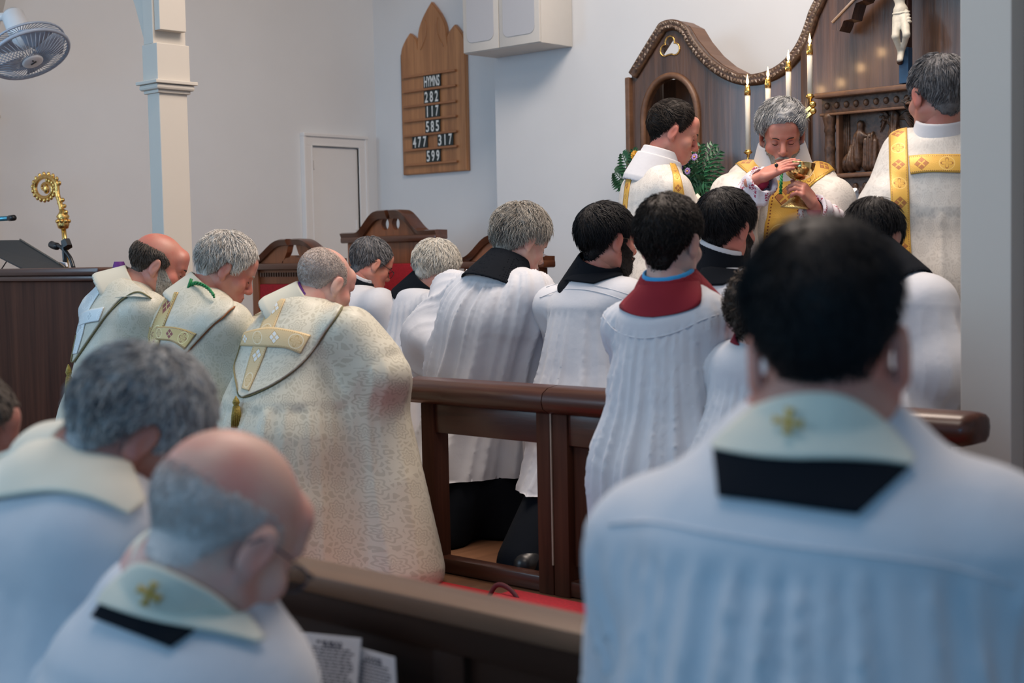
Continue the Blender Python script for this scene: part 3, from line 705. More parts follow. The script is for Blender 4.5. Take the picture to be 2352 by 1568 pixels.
# arch over the bay between the two (a curved soffit with its spandrel walls), one thickness of masonry
def arch(name, a0, a1, b0_, b1_, zs, rise, ztop):
    n = 24; pts = []
    for i in range(n+1):
        x = -1+2*i/n; y = (1-abs(x)**2)**(1/1.15) if abs(x) < 1 else 0
        pts.append(((a0+a1)/2+(a1-a0)/2*x, zs+rise*y))
    g = G(); poly = [(a0, zs), (a0, ztop), (a1, ztop), (a1, zs)]
    vs = []; f = []
    for i, (aa, zz) in enumerate(pts): vs += [ab(aa, b0_, zz), ab(aa, b1_, zz), ab(aa, b0_, ztop), ab(aa, b1_, ztop)]
    for i in range(n):
        k = i*4; f += [(k, k+4, k+5, k+1), (k, k+2, k+6, k+4), (k+1, k+5, k+7, k+3), (k+2, k+3, k+7, k+6)]
    return g.add(vs, f).put(name, COLP)
struct(arch('trim_1', -7.79+.10, aL, 3.80, 3.955, 2.27, .95, 4.9))
# the solid pier over the column and the corbel that steps out on its warm side
struct(G().box(aL, aL+.08, 3.79, 3.97, 2.27, 4.9, .003).put('trim_2', COLP))
struct(G().box(aL+.08, aL+.125, 3.80, 3.945, 2.33, 4.9, .003).put('trim_3', COLP))
pr = on_b(2205, 500, 3.78); aR = float(pr@U)
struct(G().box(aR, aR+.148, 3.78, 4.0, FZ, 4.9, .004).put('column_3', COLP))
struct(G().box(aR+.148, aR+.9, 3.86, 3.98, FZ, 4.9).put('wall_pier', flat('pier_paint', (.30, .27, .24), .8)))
# --- baseboards
struct(G().box(-7.81, -7.79, -2, 3.75, 0, .12).put('baseboard_left', TRIMW))
# --- desk (prayer desk front) on the left, with its cap
pk = thing('choir_desk', 'dark stained tall wooden desk front at the left edge, reading stand on it', 'desk', tuple(ab(-6.6, 3.35, FZ)))
pkR = float(on_b(243, 620, 3.33)@U)
zt = float(on_b(200, 614, 3.33)[2])
sharp(G().box(-7.75, pkR-.03, 3.33, 3.40, FZ, zt-.05, .004).put('front_panel', DARKV, pk))
sharp(G().box(-7.8, pkR, 3.29, 3.46, zt-.035, zt, .012).put('desk_top', DARK, pk))
sharp(G().box(-7.78, pkR-.012, 3.305, 3.43, zt-.06, zt-.035, .008).put('cap_moulding', DARK, pk))
sharp(G().box(-7.76, pkR-.02, 3.31, 3.33, FZ, FZ+.14, .006).put('plinth', DARK, pk))
# --- reading stand: sloping black plate on wire props
rs = thing('reading_stand', 'black sloping reading stand on the tall desk at far left', 'stand', tuple(on_b(70, 615, 3.42)))
bb = 3.42
q = [on_b(-60, 551, bb), on_b(48, 551, bb), on_b(150, 613, bb), on_b(62, 618, bb), on_b(-10, 575, bb)]
e0, e1, e2, e3 = on_b(-75, 552, bb+.22), on_b(46, 551, bb+.22), on_b(148, 614, bb-.02), on_b(55, 617, bb-.06)
g = G(); g.prism([e0, e1, e2, e3], (0, 0, -.008)); g.put('sloping_plate', flat('stand_black', (.03, .028, .027), .6), rs)
g = G(); g.tube([e1+Z*.004, e2+Z*.004], .004, 6); g.tube([e2, e2+np.array([-.02, -.01, .02])], .006, 6); g.put('lip', flat('stand_edge', (.10, .08, .06), .5), rs)
for (x0, y0, x1, y1) in ((22, 590, 4, 617), (88, 588, 74, 616)):
    G().tube([on_b(x0, y0, bb+.08), on_b(x1, y1, bb+.03)], .003, 6).put('prop', BLACK, rs)
G().tube([on_b(22, 590, bb+.08), on_b(88, 588, bb+.08)], .003, 6).put('cross_wire', BLACK, rs)
# paper standing on it
tag(G().prism([on_b(136, 601, bb+.05), on_b(150, 603, bb+.05), on_b(152, 612, bb+.05), on_b(134, 612, bb+.05)], ab(0, .01)).put('folded_paper', PAPER), 'small white folded paper beside the black reading stand', 'paper')
# --- microphone on a gooseneck
mic = thing('gooseneck_microphone', 'black gooseneck microphone clipped up behind the tall desk', 'microphone', tuple(on_b(160, 614, 3.5)))
b5 = 3.5
def crv(pts, b, n=24):
    q = [on_b(x, y, b) for x, y in pts]; return spline(q, n)
def spline(q, n=24):
    q = [np.array(p, float) for p in q]; m = len(q); out = []
    for i in range(n):
        t = i/(n-1)*(m-1); k = min(int(t), m-2); u = t-k
        p0, p1, p2, p3 = q[max(k-1, 0)], q[k], q[k+1], q[min(k+2, m-1)]
        out.append(.5*((2*p1)+(-p0+p2)*u+(2*p0-5*p1+4*p2-p3)*u*u+(-p0+3*p1-3*p2+p3)*u**3))
    return out
G().tube(crv([(122, 563), (138, 566), (150, 577), (162, 594), (169, 615)], b5), .010, 8).put('gooseneck', BLACK, mic, True)
G().tube(crv([(118, 561), (124, 564), (133, 566)], b5), [.010]+[.018]*20+[.013]*3, 10).put('microphone_head', BLACK, mic, True)
G().tube([on_b(150, 553, b5), on_b(156, 568, b5)], .024, 6).put('clip', BLACK, mic)
G().tube([on_b(146, 556, b5), on_b(150, 614, b5)], .011, 8).put('stand_rod', BLACK, mic)
sm = G().tube([on_b(-60, 506, 3.7), on_b(22, 501, 3.7)], .013, 10)
bmic = thing('microphone_boom', 'slim blue-lit microphone boom reaching in at the left edge', 'boom', tuple(on_b(-60, 600, 3.7)))
sm.put('boom_arm', flat('boom_blue_lit_metal', (.10, .30, .38), .3, .7), bmic, True)  # blue light falling on the rod is put into its metal colour
G().tube([on_b(22, 501, 3.7), on_b(32, 500, 3.7)], .016, 10).put('end_cap', BLACK, bmic, True)
G().tube([on_b(-60, 506, 3.7), on_b(-60, 506, 3.7)*np.array([1, 1, 0])+np.array([0, 0, zt])], .012, 8).put('boom_pole', BLACK, bmic, True)
# --- crozier behind the desk
cz = thing('crozier', 'gilt crozier with a crocketed spiral head standing behind the desk', 'crozier', tuple(on_b(150, 560, 4.0)*np.array([1, 1, 0])+np.array([0, 0, FZ])))
bc = 4.0
sp = []
cx, cy = 104, 433
for i in range(60):
    t = i/59; ang = math.radians(0+ -20 - t*560); r = 26*(1-t)**.75+4
    sp.append((cx+r*math.cos(ang)*.95, cy+r*math.sin(ang)))
path = [(150, 560), (149, 500), (143, 486), (137, 462), (132, 446)]+sp
pts = [on_b(x, y, bc) for x, y in path[1:]]
rad = [.014, .014, .014, .014]+list(np.linspace(.014, .006, 60))
G().tube(spline(pts, 150), list(np.interp(np.linspace(0, 1, 150), np.linspace(0, 1, len(rad)), rad)), 8).put('crook', GOLDM, cz, True)
for i in range(0, 46, 2):
    x, y = sp[i] if i < 40 else sp[i]; ang = math.atan2(y-cy, x-cx)
    for s in (1.0, ):
        c = on_b(x+math.cos(ang)*6, y+math.sin(ang)*6, bc); G().ball(c, .0105, 6, (1, 1, 1.3)).put('crocket', GOLDM, cz, True)
for i in range(7):
    x = 137+i*1.9; y = 452+i*7
    c = on_b(x+(5 if i % 2 else -5), y, bc); G().ball(c, .012, 6).put('crocket', GOLDM, cz, True)
G().ball(on_b(107, 434, bc), .018, 8, (1, 1, 1.5)).put('figure_boss', GOLDM, cz, True)
top = on_b(143, 492, bc); kn = on_b(145, 508, bc)
G().lathe(kn-Z*.045, [(.012, 0), (.028, .008), (.034, .03), (.027, .055), (.036, .07), (.022, .09), (.014, .11)], 12).put('knop', GOLDM, cz, True)
for k in range(8):
    a = k*math.pi/4; G().ball(kn+np.array([math.cos(a)*.032, math.sin(a)*.032, .0]), .011, 6).put('bead', GOLDM, cz, True)
st = on_b(150, 560, bc); G().tube([kn-Z*.03, st, np.array([st[0]+.01, st[1], FZ])], .013, 10).put('staff', BRASS, cz, True)
# --- wall fan
fn = thing('wall_fan', 'grey caged electric fan tilted down from the left pilaster', 'fan', tuple(P(30, 120, 7.6)))
fc = P(68, 125, 7.4); mo = P(26, 40, 7.75)
ax = P(84, 158, 7.05)-P(50, 92, 7.7); ax = np.array([.42, -.30, -.86]); ax /= np.linalg.norm(ax)
x_ = np.cross(ax, Z); x_ /= np.linalg.norm(x_); y_ = np.cross(ax, x_)
RF = .205
def ring(c, r, n=40): return [c+r*(math.cos(2*math.pi*k/n)*x_+math.sin(2*math.pi*k/n)*y_) for k in range(n)]
g = G(); g.tube(ring(fc, RF), .010, 8, True); g.tube(ring(fc-ax*.05, RF-.005), .006, 6, True); g.put('rim', FANP, fn, True)
g = G()
for k in range(48):
    a = 2*math.pi*k/48; d = math.cos(a)*x_+math.sin(a)*y_
    g.tube([fc+ax*.045+d*.05, fc+ax*.04+d*.12, fc+d*RF], .0022, 4)
    g.tube([fc-ax*.11+d*.05, fc-ax*.09+d*.15, fc-ax*.05+d*RF], .0022, 4)
c_ = g.put('wire_cage', FANP, fn, True); c_['kind'] = 'stuff'
G().lathe(fc+ax*.035, [(.001, 0), (.055, .002), (.055, .012), (.045, .018), (.001, .02)], 24, ax).put('badge', FANW, fn, True)
for s_ in (0,):  # small dark stroke mark on the badge
    G().tube([fc+ax*.057-y_*.018-x_*.006, fc+ax*.057+y_*.012+x_*.006], .004, 6).put('badge_mark', BLACK, fn, True)
    G().ball(fc+ax*.057-y_*.018+x_*.014, .005, 6).put('badge_mark', BLACK, fn, True)
for k in range(5):
    a = 2*math.pi*k/5; vs = []; f = []
    for i in range(6):
        r = .04+.145*i/5
        for j in range(5):
            aa = a+(j/4-.5)*(.95); d = math.cos(aa)*x_+math.sin(aa)*y_; vs.append(fc-ax*(.02+.03*(j/4-.5))+d*r)
    for i in range(5):
        for j in range(4): f.append((i*5+j, i*5+j+1, i*5+j+6, i*5+j+5))
    o = G().add(vs, f).put('blade', FANP, fn, True); md = o.modifiers.new('t', 'SOLIDIFY'); md.thickness = .003
G().lathe(fc-ax*.05, [(.03, 0), (.055, -.05), (.06, -.10), (.058, -.20), (.04, -.22)], 20, ax).put('motor_housing', FANW, fn, True)
G().tube([fc-ax*.24, ab(-7.70, 3.72, 2.62), ab(-7.74, 3.80, 2.62)], .022, 8).put('wall_arm', FANW, fn, True)
# --- hymn board on the back wall
BB = 6.97
hb = thing('hymn_board', 'oak hymn board with three pointed leaf tops and seven ledges', 'board', tuple(on_b(1000, 400, BB-.03)))
A = lambda px, py, b: (float(on_b(px, py, b)@U), float(on_b(px, py, b)[2]))
aL0 = A(923, 250, BB-.03)[0]; aR0 = A(1071, 250, BB-.03)[0]; zb = A(1000, 397, BB-.03)[1]; zt_ = A(988, 4, BB-.03)[1]
WH = aR0-aL0; HH = zt_-zb
def leaf(cx, w, z0, z1, n=14):
    pts = []
    for i in range(n+1):
        t = i/n; pts.append((cx-w*(1-t**2.2)**.8 if t < 1 else cx, z0+(z1-z0)*t))
    return pts
def leaf_half(cx, w, z0, z1, side, n=12): return [(cx+side*w*(1-t**1.9)**1.05, z0+(z1-z0)*t) for t in [i/n for i in range(n+1)]]
zs = zb+HH*.80; w3 = WH/2
outl = [(aL0, zb)] + [(aL0, zb+HH*.72)]
outl += leaf_half(aL0+WH*.15, WH*.15, zb+HH*.72, zb+HH*.84, -1)
outl += [(x, z) for x, z in reversed(leaf_half(aL0+WH*.15, WH*.12, zb+HH*.775, zb+HH*.84, 1))][1:]
outl += leaf_half(aL0+WH*.5, WH*.225, zb+HH*.80, zt_, -1)
outl += [(x, z) for x, z in reversed(leaf_half(aL0+WH*.5, WH*.225, zb+HH*.80, zt_, 1))][1:]
outl += leaf_half(aR0-WH*.15, WH*.12, zb+HH*.775, zb+HH*.845, -1)
outl += [(x, z) for x, z in reversed(leaf_half(aR0-WH*.15, WH*.15, zb+HH*.72, zb+HH*.845, 1))][1:]
outl += [(aR0, zb)]
def plane_board(name, outl, b_front, t, mat, parent, bev=.006):
    bm = bmesh.new(); vs = [bm.verts.new((x, 0, z)) for x, z in outl]; f = bm.faces.new(vs)
    r = bmesh.ops.extrude_face_region(bm, geom=[f]); vv = [e for e in r['geom'] if isinstance(e, bmesh.types.BMVert)]
    for v in vv: v.co.y -= t
    bmesh.ops.triangulate(bm, faces=[q for q in bm.faces if len(q.verts) > 4]); bmesh.ops.recalc_face_normals(bm, faces=bm.faces[:])
    if bev:
        ed = [e for e in bm.edges if all(abs(v.co.y+t) < 1e-6 for v in e.verts) and e.is_manifold and e.calc_face_angle() > 1.0]
        bmesh.ops.bevel(bm, geom=ed, offset=bev, segments=2, affect='EDGES')
    bm.verts.index_update(); v = [ab(q.co.x, b_front+t+q.co.y, q.co.z) for q in bm.verts]; ff = [tuple(q.index for q in p.verts) for p in bm.faces]; bm.free()
    return put(name, v, ff, mat, parent)
sharp(plane_board('back_board', outl, BB-.030, .028, HYMN, hb))
# carved leaf veins between the points
for s, cxx in ((1, aL0+WH*.30), (-1, aR0-WH*.30)):
    pts = [ab(cxx+s*WH*(.02-.09*t*t)+s*WH*.17*math.sin(t*1.5), BB-.031, zb+HH*(.73+.17*t)) for t in np.linspace(0, 1, 10)]
    G().tube(pts, .004, 6).put('carved_vein', HYMN, hb, True)
rows = [(161, 549), (0, 0)]
led = [(926+3, 178.5, 1051, 160), (930, 213, 1052, 194), (932, 248, 1052, 230), (932, 281, 1053, 264), (934, 315, 1054, 299), (934, 347, 1055, 334), (935, 380, 1055, 370)]
zl = []
for (x0, y0, x1, y1) in led:
    z = (A(x0, y0, BB-.04)[1]+A(x1, y1, BB-.04)[1])/2; zl.append(z)
    sharp(G().box(aL0+WH*.05, aR0-WH*.13, BB-.052, BB-.029, z-.008, z+.008, .004).put('ledge', HYMNU, hb))
def text_mesh(txt, size):
    cu = bpy.data.curves.new('t', 'FONT'); cu.body = txt; cu.size = size; cu.align_x = 'CENTER'; cu.align_y = 'CENTER'; cu.offset = size*.018
    o = bpy.data.objects.new('t', cu); COL.objects.link(o); dg = bpy.context.evaluated_depsgraph_get(); me = o.evaluated_get(dg).to_mesh()
    v = [tuple(x.co) for x in me.vertices]; f = [tuple(p.vertices) for p in me.polygons]; o.evaluated_get(dg).to_mesh_clear()
    bpy.data.objects.remove(o); bpy.data.curves.remove(cu)
    if not v: return v, f
    a = np.array(v); c = (a.min(0)+a.max(0))/2; return (a-c), f
hrows = [('HYMNS', 973, 1012, 1), ('282', 974, 1009, 2), ('117', 977, 1010, 3), ('585', 977, 1011, 4), ('477', 947, 982, 5), ('317', 1005, 1041, 5), ('599', 979, 1012, 6)]
rowname = {1: 'title', 2: 'first number', 3: 'second number', 4: 'third number', 5: 'fourth number', 6: 'lowest number'}
ordn = ['left', 'middle', 'right']
words_ = {'1': 'one', '2': 'two', '3': 'three', '4': 'four', '5': 'five', '7': 'seven', '8': 'eight', '9': 'nine'}
rownm = {'282': 'row just below the title', '117': 'second number row', '585': 'third number row', '477': 'left half of the paired row', '317': 'right half of the paired row', '599': 'bottom row'}
for txt, x0, x1, r in hrows:
    yc = {1: 187, 2: 222, 3: 255, 4: 290, 5: 322, 6: 357}[r]
    a0 = A(x0, yc, BB-.04)[0]; a1 = A(x1, yc, BB-.04)[0]; z0 = zl[r]+.008; z1 = z0+.088
    parts = ['HYMNS'] if r == 1 else list(txt)
    wd = (a1-a0)/len(parts)
    for i, ch in enumerate(parts):
        aa = a0+wd*i
        if r == 1: lab = 'black card reading HYMNS in white, topmost on the hymn board'
        else: lab = f'white {words_[ch]} on black card, {ordn[i]} digit, {rownm[txt]} of hymn board'
        cd = thing('hymn_title_card' if r == 1 else 'number_card', lab, 'card', tuple(ab(aa+wd/2, BB-.040, z0)), 'number cards on the hymn board')
        G().box(aa, aa+wd, BB-.042, BB-.036, z0, z1).put('card', CARDB, cd)
        v, f = text_mesh(ch, .1)
        w0 = v[:, 0].max()-v[:, 0].min(); h0 = v[:, 1].max()-v[:, 1].min()
        sx = (wd*(.90 if r == 1 else (.62 if ch != '1' else .2)))/w0; sz = .074/h0
        vv = [ab(aa+wd/2+p[0]*sx, BB-.0435, (z0+z1)/2+p[1]*sz) for p in v]
        put('lettering' if r == 1 else 'digit', vv, f, CARDW, cd)
# --- speaker cabinet
sc_ = thing('speaker_cabinet', 'cream boxed loudspeaker cabinet with two grey cloth fronts high on wall', 'speaker', tuple(ab(-5.9, 6.4, 2.47)))
p_fl = on_b(1068, 137, 6.29); p_fr = on_b(1245, 106, 6.29); af0, af1 = float(p_fl@U), float(p_fr@U); zbz = 2.485
bf = 6.29
sharp(G().box(af0, af1, bf, 6.566, zbz, 3.35, .004).put('cabinet_box', SPKR, sc_))
am = float(on_b(1150, 100, bf)@U)
for (x0, x1) in ((af0+.004, am-.003), (am+.003, af1-.004)):
    d = sharp(G().box(x0, x1, bf-.016, bf, zbz+.004, 3.34, .004).put('front_panel', SPKR, sc_))
    n = 8; rr = .045; ca, cb, z0, z1 = x0+.035+rr, x1-.035-rr, zbz+.06+rr, 3.2
    ol = []
    for (cxx, czz, s0) in ((cb, z0, -90), (cb, z1, 0), (ca, z1, 90), (ca, z0, 180)):
        for i in range(n+1): t = math.radians(s0+90*i/n); ol.append((cxx+rr*math.cos(t), czz+rr*math.sin(t)))
    plane_board('grille', ol, bf-.020, .006, GRILLE, d, bev=0)
# --- three chairs
def chair(a, b, w, H, label, kind):
    """kind 'throne': tall panel with closed pediment and eye holes; 'side': broken swan-neck pediment"""
    zc = FZ; t = thing('bishop_throne' if kind == 'throne' else 'sanctuary_chair', label, 'chair', tuple(ab(a, b, zc)), None if kind == 'throne' else 'carved side chairs')
    h = w/2; pz = zc+H-(.135 if kind == 'side' else .15)   # cornice height
    for s in (-1, 1):
        sharp(G().box(a+s*(h-.06)-.03, a+s*(h-.06)+.03, b-.03, b+.04, zc+.0, pz, .006).put('back_post', CHAIRW, t))
        sharp(G().box(a+s*(h-.06)-.03, a+s*(h-.06)+.03, b-.55, b-.49, zc, zc+.66, .006).put('leg', CHAIRW, t))
        sharp(G().box(a+s*(h-.06)-.035, a+s*(h-.06)+.035, b-.58, b, zc+.66, zc+.70, .012).put('armrest', CHAIRW, t))
    sharp(G().box(a-h+.09, a+h-.09, b-.56, b-.02, zc+.36, zc+.43, .006).put('seat_rail', CHAIRW, t))
    sharp(G().box(a-h+.09, a+h-.09, b-.55, b-.03, zc+.43, zc+.50, .025).put('seat_cushion', REDV, t))
    rt = pz-(.115 if kind == 'side' else .165)
    sharp(G().box(a-h+.09, a+h-.09, b-.02, b+.03, zc+.50, rt, .008).put('red_back_panel', REDV, t), 30)
    sharp(G().box(a-h+.085, a+h-.085, b-.012, b+.035, rt, pz, .004).put('crest_panel', CHAIRW, t))
    if kind == 'side':
        g = G(); n = 26
        for i in range(n): x = a-h+.10+(2*h-.2)*(i+.5)/n; g.box(x-.006, x+.006, b-.024, b-.012, pz-.07, pz-.045)
        q = g.put('dentil_band', CHAIRD, t); q['kind'] = 'stuff'
    # pediment panel
    ph = zc+H-pz; ol = []
    m = 22
    if kind == 'throne':
        f_ = lambda x: .10*ph+.90*ph*(.5+.5*math.cos(math.pi*min(1, max(0, abs(x)-.20)/.50)))**.8
        ol = [(a+x*(h-.02), pz+f_(x)) for x in np.linspace(-1, 1, 2*m+1)]
        ol = [(a-h+.02, pz-.01)]+ol+[(a+h-.02, pz-.01)]
        # eye holes: the panel is built round them
        bm = bmesh.new()
        def loop(pts):
            vs = [bm.verts.new((x, 0, z)) for x, z in pts]; return [bm.edges.new((vs[i], vs[(i+1) % len(vs)])) for i in range(len(vs))]
        E = loop(ol)
        for s in (-1, 1): E += loop([(a+s*.050+.036*math.cos(k*math.pi/8), pz+ph*.58+.040*math.sin(k*math.pi/8)) for k in range(16)])
        bmesh.ops.triangle_fill(bm, edges=E, use_beauty=True)
        r = bmesh.ops.extrude_face_region(bm, geom=bm.faces[:])
        for e in r['geom']:
            if isinstance(e, bmesh.types.BMVert): e.co.y -= .04
        bmesh.ops.recalc_face_normals(bm, faces=bm.faces[:]); bm.verts.index_update()
        put('pediment_panel', [ab(v.co.x, b+.03+v.co.y, v.co.z) for v in bm.verts], [tuple(v.index for v in q.verts) for q in bm.faces], CHAIRW, t); bm.free()
        for s in (-1, 1):
            top = [(a+s*x*(h), pz+.02+f_(x)) for x in np.linspace(.06 if s > 0 else .02, 1.04, m)]
            sweep(t, top, b, .055, .050, s)
    else:
        for s in (-1, 1):
            # swan neck: rises from the outer cornice to a cut-off tip near the middle
            f_ = lambda x: ph*(.10+.90*(.5-.5*math.cos(math.pi*min(1, (1-x)/.80)))**1.15)
            xs = np.linspace(.07, 1.0, m)
            up = [(a+s*x*h, pz+f_(x)) for x in xs]
            inner = [(a+s*.13*h, pz+ph*.55), (a+s*.22*h, pz+ph*.15), (a+s*.24*h, pz-.005)]
            plane_board('swan_neck_panel', (up+[(a+s*h, pz-.01)]+inner[::-1]) if s > 0 else (up+[(a+s*h, pz-.01)]+inner[::-1]), b-.012, .042, CHAIRW, t, bev=0)
            sweep(t, [(a+s*x*h, pz+.015+f_(x)) for x in np.linspace(.07, 1.05, m)], b, .045, .032, s)
        plane_board('centre_finial', [(a-.10, pz-.01), (a-.10, pz+.02), (a-.065, pz+ph*.30), (a-.03, pz+ph*.33), (a-.015, pz+ph*.42), (a+.015, pz+ph*.42), (a+.03, pz+ph*.33), (a+.065, pz+ph*.30), (a+.10, pz+.02), (a+.10, pz-.01)], b-.012, .042, CHAIRW, t, bev=0)
    sharp(G().box(a-h-.02, a+h+.02, b-.05, b+.05, pz-.028, pz+.012, .010).put('cornice', CHAIRD, t))
    return t
def sweep(t, top, b, dep, th, s):
    vs = []; f = []
    for (x, z) in top:
        vs += [ab(x, b-dep, z), ab(x, b-dep*.6, z-th), ab(x, b+dep, z-th), ab(x, b+dep, z+.004), ab(x, b-dep*.6, z+.006)]
    for i in range(len(top)-1):
        k = i*5
        for j in range(5): f.append((k+j, k+(j+1) % 5, k+5+(j+1) % 5, k+5+j))
    e = len(top)-1; f += [(0, 1, 2, 3, 4), tuple(e*5+j for j in (4, 3, 2, 1, 0))]
    g = G().add(vs, f); sharp(g.put('scroll_moulding', CHAIRD, t), 40)
pc = on_b(676, 620, 5.35); chair(float(pc@U), 5.35, .82, float(on_b(676, 556, 5.35)[2])-FZ, 'carved chair with broken swan-neck top and red back, left of the throne', 'side')
pc = on_b(902, 620, 6.12); chair(float(pc@U), 6.12, .86, float(on_b(902, 491, 6.12)[2])-FZ, 'largest carved throne with closed arched top and two eye holes', 'throne')
pc = on_b(1158, 620, 5.6); chair(float(pc@U), 5.6, .62, float(on_b(1130, 547, 5.6)[2])-FZ, 'carved chair mostly hidden behind the tall grey-haired kneeling man', 'side')
# --- communion rail: two sections butted together
def rail(name, label, a0, a1, posts, endcap):
    t = thing(name, label, 'railing', tuple(ab((a0+a1)/2, 3.43, FZ)), 'communion rail sections')
    ztop = .83; b = 3.43
    prof = [(-.075, -.03), (-.082, -.005), (-.075, .02), (-.05, .035), (0, .042), (.05, .035), (.075, .02), (.082, -.005), (.075, -.03), (.05, -.045), (-.05, -.045)]
    vs = []; f = []; n = len(prof)
    stations = [(a0, 1.0), (a1, 1.0)]
    if endcap < 0: stations = [(a0, .45), (a0+.008, .8), (a0+.03, 1.0), (a1, 1.0)]
    if endcap > 0: stations = [(a0, 1.0), (a1-.03, 1.0), (a1-.008, .8), (a1, .45)]
    for aa, s in stations: vs += [ab(aa, b+x*s, ztop-.042+z*(s*.6+.4)) for x, z in prof]
    for i in range(len(stations)-1):
        for j in range(n): f.append((i*n+j, i*n+(j+1) % n, (i+1)*n+(j+1) % n, (i+1)*n+j))
    f += [tuple(range(n-1, -1, -1)), tuple((len(stations)-1)*n+j for j in range(n))]
    sharp(G().add(vs, f).put('hand_rail', DARK, t), 50)
    sharp(G().box(posts[0], posts[-1], b-.028, b+.028, ztop-.19, ztop-.088, .004).put('upper_board', DARK, t))
    sharp(G().box(posts[0], posts[-1], b-.03, b+.03, FZ+.004, FZ+.055, .006).put('bottom_board', DARK, t))
    for p in posts:
        sharp(G().box(p-.032, p+.032, b-.036, b+.036, FZ, ztop-.088, .004).put('post', DARKV, t))
    return t
aJ = float(on_b(1266, 1100, 3.39)@U)
aA = float(on_b(947, 880, 3.43)@U); aE = float(on_b(2256, 960, 3.43)@U)
aP = float(on_b(987, 1100, 3.40)@U)
r1 = rail('communion_rail', 'dark polished communion rail, short open section beside the bald bishop', aA, aJ-.002, [aP, aJ-.034], -1)
r2 = rail('communion_rail', 'dark polished communion rail, long section ending by the right pier', aJ+.002, aE, [aJ+.034, aE-.13], 1)
# solid dark infill of the long section next to the joint
sharp(G().box(aJ+.07, aE-.16, 3.42, 3.44, FZ+.10, .70, .002).put('infill_panel', DARKV, r2))
G().box(aJ-.0025, aJ+.0025, 3.39, 3.3945, FZ+.1, .745).put('joint_strip', flat('pale_joint', (.35, .27, .2), .6), r1)
# --- kneeling cushion with strap, outside the rail
kc = thing('kneeling_cushion', 'long flat red kneeling cushion with a strap handle outside the rail', 'cushion', tuple(ab(-2.8, 3.12, FZ+.012)))
sharp(G().box(-3.05, -1.9, 3.00, 3.26, FZ+.012, FZ+.045, .018).put('cushion_pad', REDV, kc), 50)
c0 = on_z(1122, 1372, .17); c1_ = on_z(1196, 1392, .17)
G().tube(spline([c0, c0*.75+c1_*.25+Z*.045, c0*.45+c1_*.55+Z*.05, c1_*.85+c0*.15+Z*.03, c1_], 20), .004, 6, flat=2.2).put('strap', flat('strap', (.08, .008, .012), .7), kc, True)
# --- pew front (foreground)
pw = thing('pew_front', 'dark wooden pew front with a pale top edge in the foreground', 'pew', tuple(ab(-1.0, 1.6, 0)))
pz_ = .697
sharp(G().box(-3.6, .9, 1.56, 1.655, pz_-.035, pz_, .008).put('top_rail', PEWTOP, pw))  # top rail in a paler wood tone than the panel below
sharp(G().box(-3.6, .9, 1.585, 1.63, pz_-.09, pz_-.035, .004).put('upper_band', PEW, pw))
sharp(G().box(-3.6, .9, 1.605, 1.625, .0, pz_-.09, .002).put('panel', PEW, pw))
sharp(G().box(-3.6, .9, 1.585, 1.63, .0, .14, .004).put('plinth', PEW, pw))
aS = float(on_b(1040, 1480, 1.6)@U)
for aa in (aS-1.3, aS-.65, aS, aS+.65): sharp(G().box(aa-.035, aa+.035, 1.588, 1.63, .14, pz_-.09, .003).put('stile', PEW, pw))
sharp(G().box(-3.4, .8, 1.50, 1.585, .40, .42, .004).put('book_ledge', PEW, pw))
sharp(G().box(-3.4, .8, 1.495, 1.507, .42, .50, .004).put('ledge_lip', PEW, pw))
# service leaflets standing on the ledge
def leaflet(q, label, nlines, seed):
    t = thing('service_leaflet', label, 'leaflet', tuple(q[3]), 'leaflets in the pew rack')
    pts = [np.array(p) for p in q]; nrm = np.cross(pts[1]-pts[0], pts[3]-pts[0]); nrm /= np.linalg.norm(nrm)
    if nrm[1] > 0: nrm = -nrm
    G().prism(pts, -nrm*.003).put('sheet', PAPER, t)
    r = random.Random(seed); g = G()
    for i in range(nlines):
        v = .07+i*.86/nlines; u0 = .08; 
        while u0 < .86:
            u1 = min(.92, u0+r.uniform(.04, .12))
            def pt(u, v): return (pts[0]*(1-u)+pts[1]*u)*(1-v)+(pts[3]*(1-u)+pts[2]*u)*v+nrm*.0008
            if not (i < 2 and (u0 < .25 or u0 > .7)): g.add([pt(u0, v), pt(u1, v), pt(u1, v+.018+.012*(i < 2)), pt(u0, v+.018+.012*(i < 2))], [(0, 1, 2, 3)])
            u0 = u1+.025
    o = g.put('printed_text', INK, t); o['kind'] = 'stuff'
LB = 1.555
leaflet([on_b(692, 1452, LB-.03), on_b(828, 1466, LB-.03), on_b(812, 1660, LB-.04), on_b(690, 1640, LB-.04)], 'white printed service leaflet leaning in the pew rack, upright left one', 22, 3)
leaflet([on_b(812, 1484, LB-.02), on_b(905, 1510, LB-.02), on_b(915, 1690, LB-.025), on_b(800, 1670, LB-.025)], 'white printed service leaflet half behind the left leaflet in pew rack', 20, 4)
# ================================================================== the altar wall
RB = 6.12
def AZp(px, py, b=RB): w = on_b(px, py, b); return (float(w@U), float(w[2]))
rd = thing('reredos', 'large carved oak reredos with wavy vine-edged top behind the candles', 'reredos', tuple(ab(-3.6, 6.3, FZ)))
top_px = [(1451, 168), (1480, 120), (1510, 72), (1524, 54), (1553, 48), (1580, 62), (1598, 92), (1625, 125), (1655, 150), (1690, 168), (1725, 174), (1765, 166), (1800, 146), (1830, 112), (1850, 72), (1864, 30), (1878, 0), (1900, -55), (1935, -105), (1985, -140), (2040, -160), (2095, -165)]
top = [AZp(*p) for p in top_px]; ac = top[-1][0]
half_top = top[:]; full = top+[(2*ac-a, z) for a, z in reversed(top[:-1])]
aL_ = top[0][0]; aR_ = 2*ac-aL_; 
bm = bmesh.new()
def loop2(pts):
    vs = [bm.verts.new((x, 0, z)) for x, z in pts]; return [bm.edges.new((vs[i], vs[(i+1) % len(vs)])) for i in range(len(vs))]
